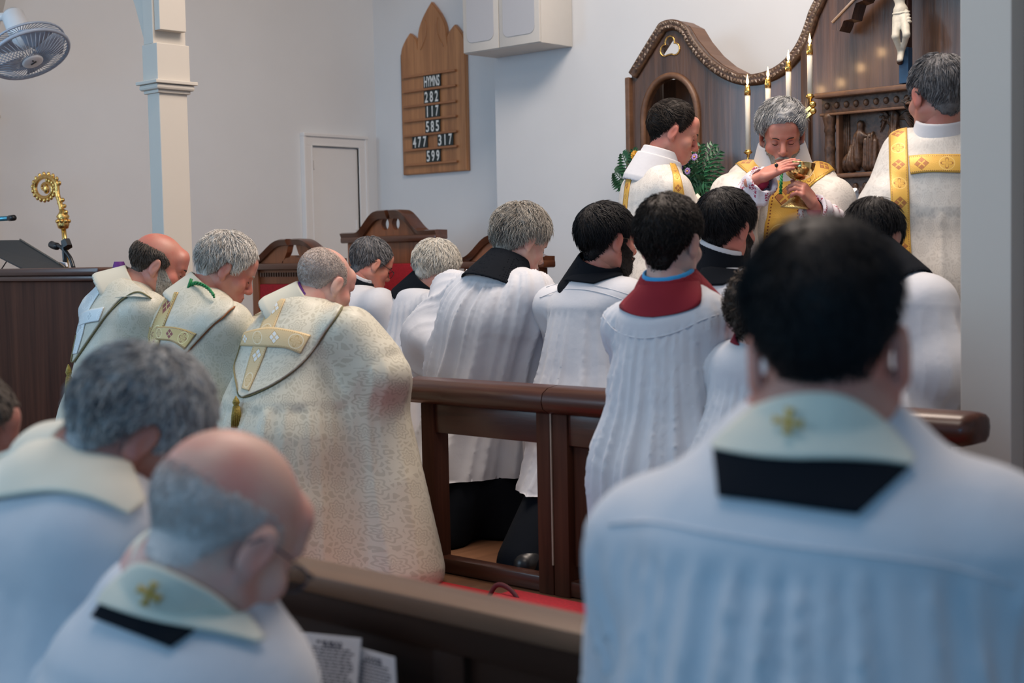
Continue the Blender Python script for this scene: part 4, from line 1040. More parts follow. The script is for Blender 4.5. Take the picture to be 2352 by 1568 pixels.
def arch_loop(acx, w, z0, zs, n=18, e=0.0): return [(acx-w-e, z0)]+[(acx-(w+e)*math.cos(math.pi*i/n), zs+(w*1.25+e)*math.sin(math.pi*i/n)) for i in range(n+1)]+[(acx+w+e, z0)]
nl = AZp(1484, 300); nr_ = AZp(1600, 300); nt_ = AZp(1542, 180); ncx = (nl[0]+nr_[0])/2; nw = (nr_[0]-nl[0])/2; nzs = nt_[1]-nw*1.25; nz0 = 1.35
tc_ = AZp(1539, 108); tr = .032
def trefoil(acx, zc, r, n=10):
    pts = []
    for k, (dx, dz) in enumerate(((-1, -.45), (0, .85), (1, -.45))):
        c = (acx+dx*r*1.05, zc+dz*r); a0 = {0: 330-60, 1: 195, 2: 90}[k]; span = {0: -200, 1: -210, 2: -180}[k]
        a0 = {0: -60, 1: 200, 2: 80}[k]; span = {0: -230, 1: -220, 2: -210}[k]
        for i in range(n+1): t = math.radians(a0+span*i/n); pts.append((c[0]+r*1.0*math.cos(t), c[1]+r*1.0*math.sin(t)))
    return pts
E = []
Zb = FZ+.005
E += loop2([(aL_, Zb)]+full+[(aR_, Zb)])
for s in (0, 1):
    m_ = (lambda a: a) if s == 0 else (lambda a: 2*ac-a)
    E += loop2([(m_(a), z) for a, z in arch_loop(ncx, nw, nz0, nzs)]); E += loop2([(m_(a), z) for a, z in trefoil(tc_[0], tc_[1], tr)])
bmesh.ops.triangle_fill(bm, edges=E, use_beauty=True)
r = bmesh.ops.extrude_face_region(bm, geom=bm.faces[:])
for e in r['geom']:
    if isinstance(e, bmesh.types.BMVert): e.co.y -= .03
bmesh.ops.recalc_face_normals(bm, faces=bm.faces[:]); bm.verts.index_update()
put('front_panel', [ab(v.co.x, RB+.03+v.co.y, v.co.z) for v in bm.verts], [tuple(v.index for v in q.verts) for q in bm.faces], OAKD, rd); bm.free()
# box behind each wing: slanting roof boards running back to the wall, side boards, niche back
bk = 6.56
for s in (0, 1):
    m_ = (lambda a: a) if s == 0 else (lambda a: 2*ac-a)
    pts = [top[0], top[3], top[4], top[5], top[6], top[7], top[8], top[9]]
    g = G(); vs = []; f = []
    for a, z in pts: vs += [ab(m_(a), RB+.025, z+.004), ab(m_(a), RB+.15, z+.004), ab(m_(a), RB+.15, z-.016), ab(m_(a), RB+.025, z-.016)]
    for i in range(len(pts)-1):
        k = i*4
        for j in range(4): f.append((k+j, k+(j+1) % 4, k+4+(j+1) % 4, k+4+j))
    f += [(0, 1, 2, 3), tuple(len(vs)-4+j for j in (3, 2, 1, 0))]
    g.add(vs, f).put('roof_board', OAKU, rd)
    a0, a1 = sorted((m_(aL_), m_(aL_+.02))); G().box(a0, a1, RB+.03, bk, FZ, top[0][1]-.01).put('side_board', OAKD, rd)
    a0, a1 = sorted((m_(ncx-nw-.06), m_(ncx+nw+.06))); G().box(a0, a1, bk-.20, bk-.18, nz0-.1, nzs+nw*1.3+.02).put('niche_back', OAKD, rd)
    a0, a1 = sorted((m_(ncx-nw), m_(ncx+nw))); G().box(a0, a1, RB+.0, bk-.18, nz0-.03, nz0).put('niche_floor', OAKD, rd)
    # arch moulding of the niche
    ml = [ab(m_(a), RB-.008, z) for a, z in arch_loop(ncx, nw+.012, nz0, nzs, 24)]; G().tube(ml, .017, 8).put('niche_moulding', OAKU, rd, True)
    tf = [ab(m_(a), RB-.002, z) for a, z in trefoil(tc_[0], tc_[1], tr*.96)]; G().tube(tf, .0045, 6, True).put('gilt_trefoil_edge', GOLDM, rd, True)
    g = G(); a_ = m_(aL_)+(-.012 if s == 0 else .012); g.box(a_-.015, a_+.015, RB-.03, RB+.02, FZ, AZp(1451, 178)[1], .006).put('corner_post', OAKU, rd)
    a_ = m_(AZp(1853, 200)[0]); z1 = AZp(1850, 95)[1]; sharp(G().box(a_-.022, a_+.022, RB-.022, RB+.0, FZ, z1, .006).put('pilaster_strip', OAKD, rd))
# vine moulding: a ribbed bed with leaves and berries along the wavy edge
dense = []
q = [np.array([a, z]) for a, z in full]
sp_ = spline([np.array([a, z, 0.]) for a, z in full], 420)
line = np.array(sp_)[:, :2]; tg = np.gradient(line, axis=0); tg /= np.linalg.norm(tg, axis=1, keepdims=True); nn = np.stack([tg[:, 1], -tg[:, 0]], 1)
vs = []; f = []
for i in range(len(line)):
    for w_, d_ in ((-.006, 0), (-.006, -.022), (.006, -.028), (.040, -.026), (.050, -.012), (.050, 0)):
        p = line[i]+nn[i]*w_; vs.append(ab(p[0], RB+d_, p[1]))
for i in range(len(line)-1):
    for j in range(6): f.append((i*6+j, i*6+(j+1) % 6, i*6+6+(j+1) % 6, i*6+6+j))
vm = G().add(vs, f).put('vine_moulding', CARVE, rd, True)
g = G(); rr = random.Random(4)
for i in range(4, len(line)-4, 2):
    for side in (-1, 1):
        c = line[i]+nn[i]*(.020+side*.012); t_ = tg[i]*rr.choice((-1, 1)); up_ = nn[i]*side
        d1 = (t_*.7+up_*.7); d1 /= np.linalg.norm(d1); d2 = np.array([-d1[1], d1[0]]); L_ = rr.uniform(.009, .015)
        P_ = lambda u, v, h: ab(*(lambda p: (p[0], RB-.028-h, p[1]))(c+d1*u*L_+d2*v*L_))
        g.add([P_(-1, 0, 0), P_(-.2, .7, .0), P_(1, 0, .004), P_(-.2, -.7, 0), P_(-.1, 0, .006)], [(0, 3, 4), (3, 2, 4), (2, 1, 4), (1, 0, 4)])
    if i % 6 == 1: g.ball(ab(line[i][0]+nn[i][0]*.02, RB-.034, line[i][1]+nn[i][1]*.02), .0065, 5)
vl = g.put('vine_leaves', flat('vine_leaf_oak', (.16, .115, .085), .35, noise=.4, scale=80), vm); vl['kind'] = 'stuff'
# centre stiles of the tall middle bay
# gable board over the crucifix
gb = []
gp = [AZp(1908, 68, 5.98), AZp(1915, 52, 5.98), AZp(1985, -22, 5.98), AZp(2050, -90, 5.98)]
apex = AZp(2085, -125, 5.98); acx = apex[0]
def gable(s):
    m_ = lambda a: a if s == 0 else 2*acx-a
    up_ = [gp[1], gp[2], gp[3], apex]; lowl = [AZp(1912, 68, 5.98), AZp(1930, 72, 5.98), AZp(1936, 60, 5.98), AZp(1940, 48, 5.98), AZp(1958, 44, 5.98), AZp(1962, 28, 5.98), AZp(1968, 8, 5.98), AZp(1984, 2, 5.98), AZp(1992, -12, 5.98), AZp(2030, -50, 5.98), (acx, AZp(2085, -95, 5.98)[1])]
    ol = up_+lowl[::-1]; return [(m_(a), z) for a, z in ol]
ck = thing('canopy_gable', 'dark scalloped gable board projecting above the crucifix', 'canopy', tuple(ab(acx, 6.0, float(gp[0][1]))))
for s in (0, 1):
    plane_board('scalloped_board', gable(s), 5.97, .10, OAKD, ck, bev=0)
    m_ = lambda a: a if s == 0 else 2*acx-a
    G().tube([ab(m_(gp[1][0]), 5.965, gp[1][1]), ab(m_(apex[0]), 5.965, apex[1])], .006, 6).put('edge_highlight', flat('edge_highlight_wood', (.45, .36, .30), .3), ck, True)  # pale line along the gable: the edge's highlight put into colour
# --- crucifix: blue-edged upright, ivory corpus
CB = 6.00
cr = thing('crucifix', 'tall wooden crucifix with ivory-coloured figure hung before the reredos', 'crucifix', tuple(on_b(2080, 190, CB)))
u0 = AZp(2071, 190, CB)[0]; u1 = AZp(2091, 190, CB)[0]; zz0 = AZp(2080, 192, CB)[1]
sharp(G().box(u0, u1, CB-.02, CB+.02, zz0, zz0+1.05, .003).put('upright', wood('cross_wood', (.05, .02, .015), (.02, .01, .008), .4), cr))
uc = (u0+u1)/2; zarm = zz0+.80
sharp(G().box(uc-.28, uc+.28, CB-.02, CB+.02, zarm, zarm+.045, .003).put('crossbar', MC['cross_wood'], cr))
G().box(u0-.001, u1+.002, CB-.024, CB+.018, zz0, zz0+.16, .002).put('blue_foot_panel', flat('cross_blue', (.012, .06, .14), .5), cr)
IV = flat('ivory_figure', (.52, .50, .43), .55, noise=.12, scale=40, bmp=.2)
s = S(); fb = CB-.045
def pf(px, py, d=0.0): return on_b(px, py, fb-d)
s.ell(pf(2064, -48), (.042, .030, .055), .02); s.ell(pf(2066, -10), (.029, .024, .045), .02); s.ell(pf(2069, 26), (.034, .027, .036), .02)
s.cone(pf(2062, 42, .01), pf(2057, 84, .045), .024, .0165, .012); s.cone(pf(2077, 42, .01), pf(2082, 80, .05), .023, .0165, .012)
s.cone(pf(2057, 84, .045), pf(2068, 120, .0), .0165, .0105, .006); s.cone(pf(2082, 80, .05), pf(2073, 118, -.01), .0155, .0095, .006)
s.cone(pf(2068, 120), pf(2064, 138, .03), .012, .008, .006); s.cone(pf(2072, 120), pf(2070, 137, .03), .011, .008, .006)
s.cone(pf(2066, -70), pf(2036, -92), .024, .016, .02); s.cone(pf(2036, -92), on_b(2007, -118, CB-.03), .016, .010, .01)
s.cone(pf(2066, -70), pf(2096, -92), .024, .016, .02); s.cone(pf(2096, -92), on_b(2130, -122, CB-.03), .016, .010, .01)
s.cone(pf(2066, -72), pf(2062, -92, .01), .014, .012, .01); s.ell(pf(2061, -102, .02), (.021, .026, .029), .008)
sdf_put('corpus', s, s.lo, s.hi, .006, IV, cr)
s = S(); s.ell(pf(2069, 32), (.037, .031, .022), .02); s.cone(pf(2083, 28), pf(2086, 50, .02), .010, .014, .015)
nz = Noise(8); sdf_put('loincloth', s, s.lo, s.hi, .005, IV, cr, disp=lambda v: .003*np.sin(v[:, 2]*420+6*nz(v, 4)))
G().ball(on_b(2067, 142, CB-.03), .014, 8).put('foot_block', MC['cross_wood'], cr, True)
# --- altar and gradine
at = thing('altar', 'stone-white draped altar mostly hidden behind the standing clergy', 'altar', tuple(ab(-3.0, 5.7, FZ)))
sharp(G().box(-3.96, -1.98, 5.46, 5.94, FZ, 1.13, .01).put('altar_body', OAKD, at))
sharp(G().box(-4.0, -1.95, 5.42, 5.95, 1.13, 1.16, .006).put('altar_top', OAKD, at))
sharp(G().box(-4.01, -1.94, 5.41, 5.945, 1.161, 1.167, .002).put('fair_linen', SURP, at))
sharp(G().box(-3.8, -2.1, 5.408, 5.414, .75, 1.166, .001).put('frontal_drop', SURP, at))
gz = AZp(2000, 448, 5.96)[1]
gr = thing('gradine_shelf', 'dark wooden shelf step behind the altar carrying relief and candles', 'shelf', tuple(ab(-3.3, 6.04, 1.17)))
sharp(G().box(-4.6, -2.0, 6.0, RB-.03, FZ, gz-.05, .004).put('shelf_body', OAKD, gr))
sharp(G().box(-4.6, -2.0, 5.96, RB-.03, gz-.05, gz, .004).put('gilt_edge', BRASS, gr))
# --- carved relief panel
FB = 5.985
rf = thing('carved_relief', 'carved oak framed relief of a kneeling robed figure and winged figure', 'relief', tuple(on_b(2000, 445, FB)))
def AR(px, py): return AZp(px, py, FB)
fl, ft = AR(1892, 214); fr_ = AR(2225, 300)[0]; fzb = gz+.002; ft = AR(1892, 222)[1]
zt2 = ft
sharp(G().box(fl-.02, fr_+.02, FB-.06, FB+.08, zt2-.012, zt2+.012, .006).put('cornice', OAKU, rf))
sharp(G().box(fl, fr_, FB-.02, FB+.08, zt2-.085, zt2-.012, .002).put('frieze', CARVE, rf))
sharp(G().box(fl-.004, fr_+.004, FB-.035, FB-.018, zt2-.095, zt2-.083, .004).put('frieze_bead', OAKU, rf))
sharp(G().box(fl+.07, fr_-.07, FB+.03, FB+.06, fzb+.08, zt2-.085, .0).put('relief_ground', CARVE, rf))
zbm = AR(1960, 398)[1]
sharp(G().box(fl-.02, fr_+.02, FB-.06, FB+.08, zbm-.02, zbm, .006).put('sill', OAKU, rf))
sharp(G().box(fl, fr_, FB-.03, FB+.08, fzb, zbm-.02, .004).put('base_band', CARVE, rf))
for i in range(14):   # studs of carved ornament on frieze and base
    a = fl+.03+(fr_-fl-.06)*i/13; 
    for zz_ in (zt2-.048, (fzb+zbm-.02)/2): G().ball(ab(a, FB-(.02 if zz_ > fzb+.2 else .03), zz_), .014, 7, (1, 1, 1.2)).put('carved_rosette', CARVE, rf, True)
for a in (fl+.035, fr_-.035):
    G().lathe(ab(a, FB-.005, zbm), [(.034, 0), (.034, .02), (.026, .03), (.024, .10), (.028, .12), (.024, .135), (.023, (zt2-.085-zbm)-.09), (.028, (zt2-.085-zbm)-.08), (.024, (zt2-.085-zbm)-.06), (.034, (zt2-.085-zbm)-.02), (.034, (zt2-.085-zbm))], 14).put('turned_column', CARVE, rf, True)
    G().box(a+.04 if a < -3 else a-.055, a+.055 if a < -3 else a-.04, FB-.02, FB+.05, zbm, zt2-.09, .004).put('inner_stile', OAKU, rf)
gp0 = FB+.028
s = S()
def pr_(px, py, d=0): return on_b(px, py, gp0-d)
s.ell(pr_(1976, 287, .01), (.016, .018, .022), .006); s.ell(pr_(1975, 312, .005), (.022, .022, .034), .02); s.cone(pr_(1974, 318), pr_(1962, 372), .024, .045, .02); s.cone(pr_(1958, 372), pr_(1935, 390), .03, .012, .03); s.cone(pr_(1978, 308, .012), pr_(1996, 314, .012), .010, .008, .01)
sh = dict(sub=False)
nz = Noise(21)
sdf_put('robed_woman_figure', s, s.lo, s.hi, .005, CARVE, rf, disp=lambda v: .005*np.sin((v@U)*260+3*nz(v, 6))*np.clip((pr_(1976, 300)[2]-v[:, 2])*20, 0, 1))
s = S(); s.cone(pr_(1998, 316), pr_(2004, 312), .018, .018, .02); s.cone(pr_(1994, 325), pr_(1993, 380), .022, .026, .01); s.cone(pr_(2005, 325), pr_(2008, 380), .022, .026, .01)
sdf_put('draped_stool', s, s.lo, s.hi, .005, CARVE, rf, disp=lambda v: .004*np.sin((v@U)*330))
s = S(); s.ell(pr_(2054, 262, .012), (.017, .018, .021), .006); s.cone(pr_(2054, 275), pr_(2058, 312), .022, .028, .02); s.cone(pr_(2046, 280, .01), pr_(2024, 268, .02), .010, .008, .01); s.cone(pr_(2058, 312), pr_(2066, 372), .028, .035, .02)
sdf_put('winged_figure_body', s, s.lo, s.hi, .005, CARVE, rf, disp=lambda v: .004*np.sin((v@U)*280+2*nz(v, 6)))
for (x0, y0, x1, y1, n_) in ((2064, 272, 2098, 262, 7), (2044, 272, 2022, 262, 5)):
    for i in range(n_):
        t = i/(n_-1); G().tube([pr_(x0, y0), pr_(x0*.5+x1*.5, y0-14+14*t, .012), pr_(x1, y1+46*t-4, .004)], [.006, .008, .002], 5).put('wing_feather', CARVE, rf, True)
for i in range(4): G().tube([pr_(1934+i*5, 255), pr_(1934+i*5.2, 320), pr_(1933+i*5, 375)], .008, 6).put('curtain_fold', CARVE, rf, True)
# --- candelabrum with its branches and four lit candles
cd_b = 5.80
can = thing('candelabrum', 'brass branched candelabrum rising behind the celebrant', 'candelabrum', tuple(ab(-3.75, 5.80, gz)))
FL = bpy.data.materials.new('candle_flame'); FL.use_nodes = True; t_ = FL.node_tree; t_.nodes.remove(t_.nodes['Principled BSDF']); em = t_.nodes.new('ShaderNodeEmission'); em.inputs[0].default_value = (1, .62, .25, 1); em.inputs[1].default_value = 9; t_.links.new(em.outputs[0], t_.nodes['Material Output'].inputs[0])
cps = [(1717, 213, 345), (1764, 196, 300), (1811, 158, 262), (1860, 120, 217)]
first = None; cups = []
for i, (x, y, yb) in enumerate(cps):
    tp = on_b(x, y, cd_b); bt = on_b(x+1, yb, cd_b); bt = np.array([tp[0], tp[1], bt[2]]); cups.append(bt)
    ln = tp[2]-bt[2]; lab = ['shortest-standing lit white candle, farthest left and lowest flame', 'second lit white candle from the left, behind the celebrant', 'third lit white candle from the left, above the celebrant', 'rightmost lit white candle on brass cup, highest flame'][i]
    c = thing('candle', lab, 'candle', tuple(bt), 'lit altar candles')
    G().lathe(bt, [(.0125, 0), (.0125, ln-.002), (.011, ln), (.001, ln)], 14).put('wax_stick', WAX, c, True)
    G().lathe(tp-Z*.012, [(.0150, 0), (.0152, .022), (.013, .028), (.012, .035), (.0125, .045), (.004, .050), (.001, .05)], 14).put('brass_follower', BRASS, c, True)
    G().lathe(tp+Z*.036, [(.0008, 0), (.0055, .008), (.0072, .016), (.0052, .028), (.0022, .042), (.0004, .052)], 10).put('flame', FL, c, True)
    l = bpy.data.lights.new('flame_light', 'POINT'); l.energy = .5; l.color = (1, .6, .28); l.shadow_soft_size = .02; lo = link(bpy.data.objects.new('flame_light', l)); lo.location = tp+Z*.06-V*.03
for i, bt in enumerate(cups):
    G().lathe(bt-Z*.035, [(.003, 0), (.008, .004), (.006, .012), (.018, .022), (.022, .027), (.0145, .030), (.0145, .036)], 14).put('cup', BRASS, can, True)
root = ab(float(cups[0]@U)+.05, cd_b, gz)
for i, bt in enumerate(cups):
    e = bt-Z*.035
    if i == 3:
        k1 = on_b(1867, 240, cd_b-.01); k2 = on_b(1868, 250, cd_b-.01); lo_ = on_b(1812, 290, cd_b)
        G().tube([e, k1], .006, 8).put('stem', BRASS, can, True); G().ball(k1, .016, 8).put('boss', BRASS, can, True); G().ball(k2-Z*.01, .015, 8).put('boss', BRASS, can, True)
        for dz_ in (0, -.028): sharp(G().prism([k1+Z*(.008+dz_), lo_+Z*(.008+dz_), lo_+Z*(-.010+dz_), k1+Z*(-.010+dz_)], ab(0, .02)).put('flat_branch', BRASS, can))
    else: G().tube(spline([e, e-Z*.03, (e+root)/2-Z*.06, root+Z*.05, root], 16), .006, 8).put('stem', BRASS, can, True)
G().tube([on_b(1812, 290, cd_b), root+Z*.03], .009, 8).put('main_arm', BRASS, can, True)
G().lathe(root-Z*(gz-1.168), [(.09, 0), (.085, .015), (.03, .03), (.015, .06), (.013, (gz-1.168)+.04), (.002, (gz-1.168)+.05)], 18).put('foot', BRASS, can, True)
# --- glass cruet glimpsed between the two celebrants
crt = thing('silver_cruet', 'small bright silver vessel on the altar between the two clergy', 'vessel', tuple(on_b(1962, 560, 5.75)*np.array([1, 1, 0])+Z*1.168))
cb_ = np.array(on_b(1962, 500, 5.75)); cb_[2] = 1.168; hc = on_b(1962, 432, 5.75)[2]-1.168
G().lathe(cb_, [(.035, 0), (.035, .01), (.012, .03), (.02, hc*.3), (.034, hc*.55), (.036, hc*.8), (.030, hc*.85), (.034, hc*.9), (.030, hc), (.001, hc)], 16).put('vessel_body', flat('silver', (.75, .75, .78), .18, 1.0, noise=.2, scale=90, bmp=.5), crt, True)
# --- mitre standing on the altar end
MB_ = 5.50
mt = thing('mitre', 'cream and gold bishop hat with two points standing on the altar end', 'mitre', tuple(on_b(1618, 560, MB_)*np.array([1, 1, 0])+Z*1.168))
m0 = np.array(on_b(1617, 500, MB_)); m0[2] = 1.170
hm = on_b(1612, 444, MB_)[2]-1.170
def mface(sgn, tip_dx):
    vs = []; f = []; n, m = 12, 8
    for j in range(m+1):
        t = j/m
        for i in range(n+1):
            s_ = -1+2*i/n; w_ = .085*(1+.10*math.sin(t*math.pi*.6)); topz = hm*(1-.42*abs(s_)**1.3); x = s_*w_; y = sgn*(.075*(1-.55*t)*math.sqrt(max(0, 1-s_*s_*.96))+.004); z = topz*t
            vs.append(m0+U*(x+tip_dx*t)*1.0+V*y+Z*z)
    for j in range(m):
        for i in range(n): k = j*(n+1)+i; f.append((k, k+1, k+n+2, k+n+1))
    o = G().add(vs, f).put('mitre_peak', STOLE, mt, True); md = o.modifiers.new('t', 'SOLIDIFY'); md.thickness = .004
mface(-1, -.01); mface(1, .02)
for sgn in (-1,):
    G().tube([m0+U*(-.01+.0)+V*(-.082+.0)+Z*.02, m0+U*-.012+V*(-.07)+Z*hm*.5, m0+U*-.02+V*(-.045)+Z*hm*.90], .006, 6).put('gold_stripe', GOLDM, mt, True)
for j in range(5): G().ball(m0+U*(-.045+.018*j)+V*-.066+Z*(hm*.45+.012*(j % 2)), .009, 6).put('gold_flower', GOLDM, mt, True)
# --- flowers on a tall stand behind the deacon
fb_ = 5.72
ps = thing('flower_stand', 'dark wooden pedestal under the flower arrangement by the reredos', 'pedestal', tuple(on_b(1585, 560, fb_)*np.array([1, 1, 0])+Z*FZ))
f0 = np.array(on_b(1585, 500, fb_)); f0[2] = FZ
a0, b0_ = float(f0@U), float(f0@V)
G().lathe(f0, [(.11, 0), (.11, .03), (.04, .06), (.03, .5), (.045, .9), (.10, .98), (.10, 1.0), (.001, 1.0)], 18).put('pedestal_column', DARKV, ps, True)
va = thing('flower_arrangement', 'fern fronds with purple and white flowers behind the standing deacon', 'flowers', tuple(f0+Z*1.0))
vb = f0+Z*1.0
G().lathe(vb, [(.05, 0), (.06, .01), (.035, .05), (.075, .15), (.085, .22), (.07, .24), (.001, .24)], 18).put('brass_vase', BRASS, va, True)
rr = random.Random(9)
def frond(p0, p1, n, L, lean, up, mat=LEAF):
    """one feather-shaped leaf: stem with paired leaflets"""
    g = G(); p0 = np.array(p0); p1 = np.array(p1); mid = (p0+p1)/2+up*.04; st = spline([p0, mid, p1], n+2); g.tube(st, .0025, 4)
    for i in range(1, n+1):
        t = i/(n+1); d = nrm(st[min(i+1, n+1)]-st[i-1]); side = nrm(np.cross(d, lean)); l = L*math.sin(math.pi*(.15+.80*t))**.8
        for s_ in (-1, 1):
            e = st[i]+(side*s_*.85+d*.55)*l; w_ = np.cross(nrm(e-st[i]), lean)*.009; m_ = (st[i]+e)/2+lean*.006
            g.add([st[i], m_+w_, e, m_-w_], [(0, 1, 2), (0, 2, 3)])
    return g.put('fern_frond', mat, va)
nV = -V
LEAF2 = flat('fern_leaf_pale', (.03, .13, .055), .4, noise=.4, scale=40)
for (x0, y0, x1, y1, n_, L_) in ((1595, 470, 1655, 345, 13, .085), (1600, 460, 1640, 330, 13, .085), (1598, 460, 1612, 330, 12, .075), (1600, 470, 1658, 380, 11, .075), (1600, 470, 1650, 420, 10, .06), (1590, 450, 1592, 335, 10, .06), (1480, 440, 1412, 395, 12, .085), (1485, 430, 1430, 352, 12, .075), (1490, 420, 1455, 342, 10, .06), (1480, 440, 1420, 420, 9, .05)):
    frond(on_b(x0, y0, fb_+.02), on_b(x1, y1, fb_-.03*rr.random()), n_, L_, nrm(nV+Z*.2*rr.random()), nV, rr.choice((LEAF, LEAF2)))
for k in range(60):
    x = rr.uniform(1560, 1625); y = rr.uniform(390, 480); p = on_b(x, y, fb_+rr.uniform(-.03, .06)); d = nrm(np.array([rr.uniform(-1, 1), rr.uniform(-1, .2), rr.uniform(-.6, 1)])); w = nrm(np.cross(d, V))*.018; e = p+d*rr.uniform(.05, .09)
    G().add([p, (p+e)/2+w, e, (p+e)/2-w], [(0, 1, 2), (0, 2, 3)]).put('leaf', LEAF, va)
WHF = flat('petal_white', (.72, .70, .62), .6); PUF = flat('petal_purple', (.20, .08, .42), .6, noise=.3); YEF = flat('petal_yellow', (.70, .36, .03), .6, noise=.2); LIF = flat('petal_lilac', (.42, .26, .55), .6)
def daisy(c, r, mat, n=11, core=YEF):
    f_ = G(); ax = nrm(nV+np.array([rr.uniform(-.3, .3), 0, rr.uniform(-.1, .5)])); x = nrm(np.cross(ax, Z)); y = np.cross(x, ax)
    for lay in (0, 1):
        for k in range(n):
            a = 2*math.pi*(k+.5*lay)/n; d = x*math.cos(a)+y*math.sin(a); q_ = np.cross(ax, d)*r*.22; R_ = r*(1-.3*lay)
            f_.add([c+ax*.003*lay, c+d*R_*.6+q_+ax*.006, c+d*R_+ax*.002, c+d*R_*.6-q_+ax*.006], [(0, 1, 2, 3)])
    o = f_.put('flower_head', mat, va); G().ball(c+ax*.006, r*.24, 7).put('flower_centre', core, o, True)
for (x, y, r_, m_) in ((1560, 372, .036, WHF), (1576, 352, .040, WHF), (1566, 345, .03, YEF), (1556, 358, .030, YEF), (1557, 370, .026, PUF), (1560, 385, .026, PUF), (1578, 366, .024, PUF), (1596, 361, .020, LIF), (1580, 393, .020, LIF), (1563, 378, .022, PUF), (1458, 356, .028, YEF)):
    daisy(on_b(x, y, fb_-.06), r_, m_)
# ================================================================== people: body, clothes
V_YAW = 43.0
def loft_attr(c, ax, fwd):
    """cloth coordinates: arc length round the axis, and height"""
    right = nrm(np.cross(ax, fwd)); fw = np.cross(right, ax)*-1
    def f(v):
        q = v-c; x = q@right; y = q@fwd; ang = np.arctan2(x, -y); r = np.sqrt(x*x+y*y)
        return {'cloth': np.stack([ang*.32, q@ax, r*0], -1)}
    return f
def pleats(c, ax, fwd, s0, amp, n, seed, warp=.25, grow=.35, sharp_=1.0, fine=.0015):
    """gathered folds falling from the yoke: c = top of the axis, amplitude grows with the distance below s0"""
    nz = Noise(seed); nz2 = Noise(seed+9); c = np.asarray(c, float)
    right = nrm(np.cross(ax, fwd))
    def f(v):
        q = v-c; h = -(q@ax); x = q@right; y = q@fwd; ang = np.arctan2(x, -y)
        w = ang+.10*nz(np.stack([ang*.9, h*.35, ang*0], -1), .7)
        g = np.clip((h-s0)/grow, 0, 1)
        r1 = 1-2*np.abs(np.sin(w*n*.5))**.65; r2 = 1-2*np.abs(np.sin(w*n*.31+.9*nz(np.stack([h*.3, ang, h*0], -1), .5)))**.8
        big = nz(np.stack([ang*1.1, h*.30, h*0], -1), .55); am = .7+.6*nz2(np.stack([ang*3, h*0, h*0], -1), .8)
        return (r1*.5*am+r2*.75*g)*(amp*(.45+.55*g))*np.clip((h-s0)/.02, 0, 1)+big*amp*1.3*g+.002*np.clip(-(h-s0)/.010, 0, 1)
    return f
def body_base(s, h, nb, shl, shr, hip, floor, fwd, kneel=True, arms=None, w=1.0):
    """continuous flesh below the head: neck, trunk, arms and legs"""
    neckt = h.to_w((0, -.022, -.055)); nr = .054*h.fat*h.sc
    s.cone(neckt, nb, nr, .062*h.sc, .03); s.cone(shl, shr, .042, .042, .05); s.cone(nb-Z*.06, hip, .085*w, .10*w, .08); 
    right = nrm(shr-shl); up = Z
    for sd, sh in ((-1, shl), (1, shr)):
        hipj = hip+right*sd*.07*w
        if arms and arms.get(sd) is not None: el, wr = arms[sd]
        else: el = sh-Z*.26+fwd*.12+right*sd*.03; wr = sh-Z*.22+fwd*.36-right*sd*.10
        s.cone(sh, el, .040, .032, .03); s.cone(el, wr, .032, .024, .02)
        if kneel:
            kn = hipj*np.array([1, 1, 0])+np.array([0, 0, floor+.06])+fwd*.10; ft = kn-fwd*.36-right*sd*.04
            s.cone(hipj, kn, .070*w, .055*w, .04); s.cone(kn, ft, .052, .034, .03); s.cone(ft, ft-Z*.01-fwd*.04, .030, .024, .02)
        else:
            kn = hipj*np.array([1, 1, 0])+np.array([0, 0, (hip[2]+floor)/2+.02]); ft = hipj*np.array([1, 1, 0])+np.array([0, 0, floor+.08])
            s.cone(hipj, kn, .078, .055, .04); s.cone(kn, ft, .052, .036, .03); s.cone(ft-Z*.045, ft-Z*.05+fwd*.16, .034, .028, .02)
def make_body(parent, h, mat, rest, neck_low, hh=.004, hands=(), hb=.016):
    """ONE mesh: finely meshed head and neck, coarser trunk and limbs under the clothes, fine hands"""
    hs = S(); hs.fn(h.sdf); neckt = h.to_w((0, -.022, -.055)); hs.cone(neckt, neck_low, .054*h.fat*h.sc, .060*h.sc, .03)
    lo = np.minimum(h.pos-.16, np.asarray(neck_low)-.07); hi = h.pos+.16
    v, q = nets(hs, lo, hi, hh, 1); vs = [v]; qs = [q]; n = len(v)
    v, q = nets(rest, rest.lo, rest.hi, hb, 1); vs.append(v); qs.append(q+n); n += len(v)
    for hp in hands:
        v, q = nets(hp, hp.lo, hp.hi, .0028 if hp.lo[2] > 1.2 else .005, 1); vs.append(v); qs.append(q+n); n += len(v)
    return put('body', np.concatenate(vs), np.concatenate(qs).astype(np.int32), mat, parent, True)
def shoes(parent, pts, fwd, mat=None, down=True):
    for p in pts:
        s = S(); p = np.asarray(p, float)
        s.cone(p+fwd*.05, p-fwd*.02, .040, .044, .02); s.cone(p-fwd*.0+Z*.02, p-fwd*.01-Z*.02, .045, .042, .02)
        sdf_put('shoe', s, s.lo, s.hi, .008, mat or BLACK, parent)
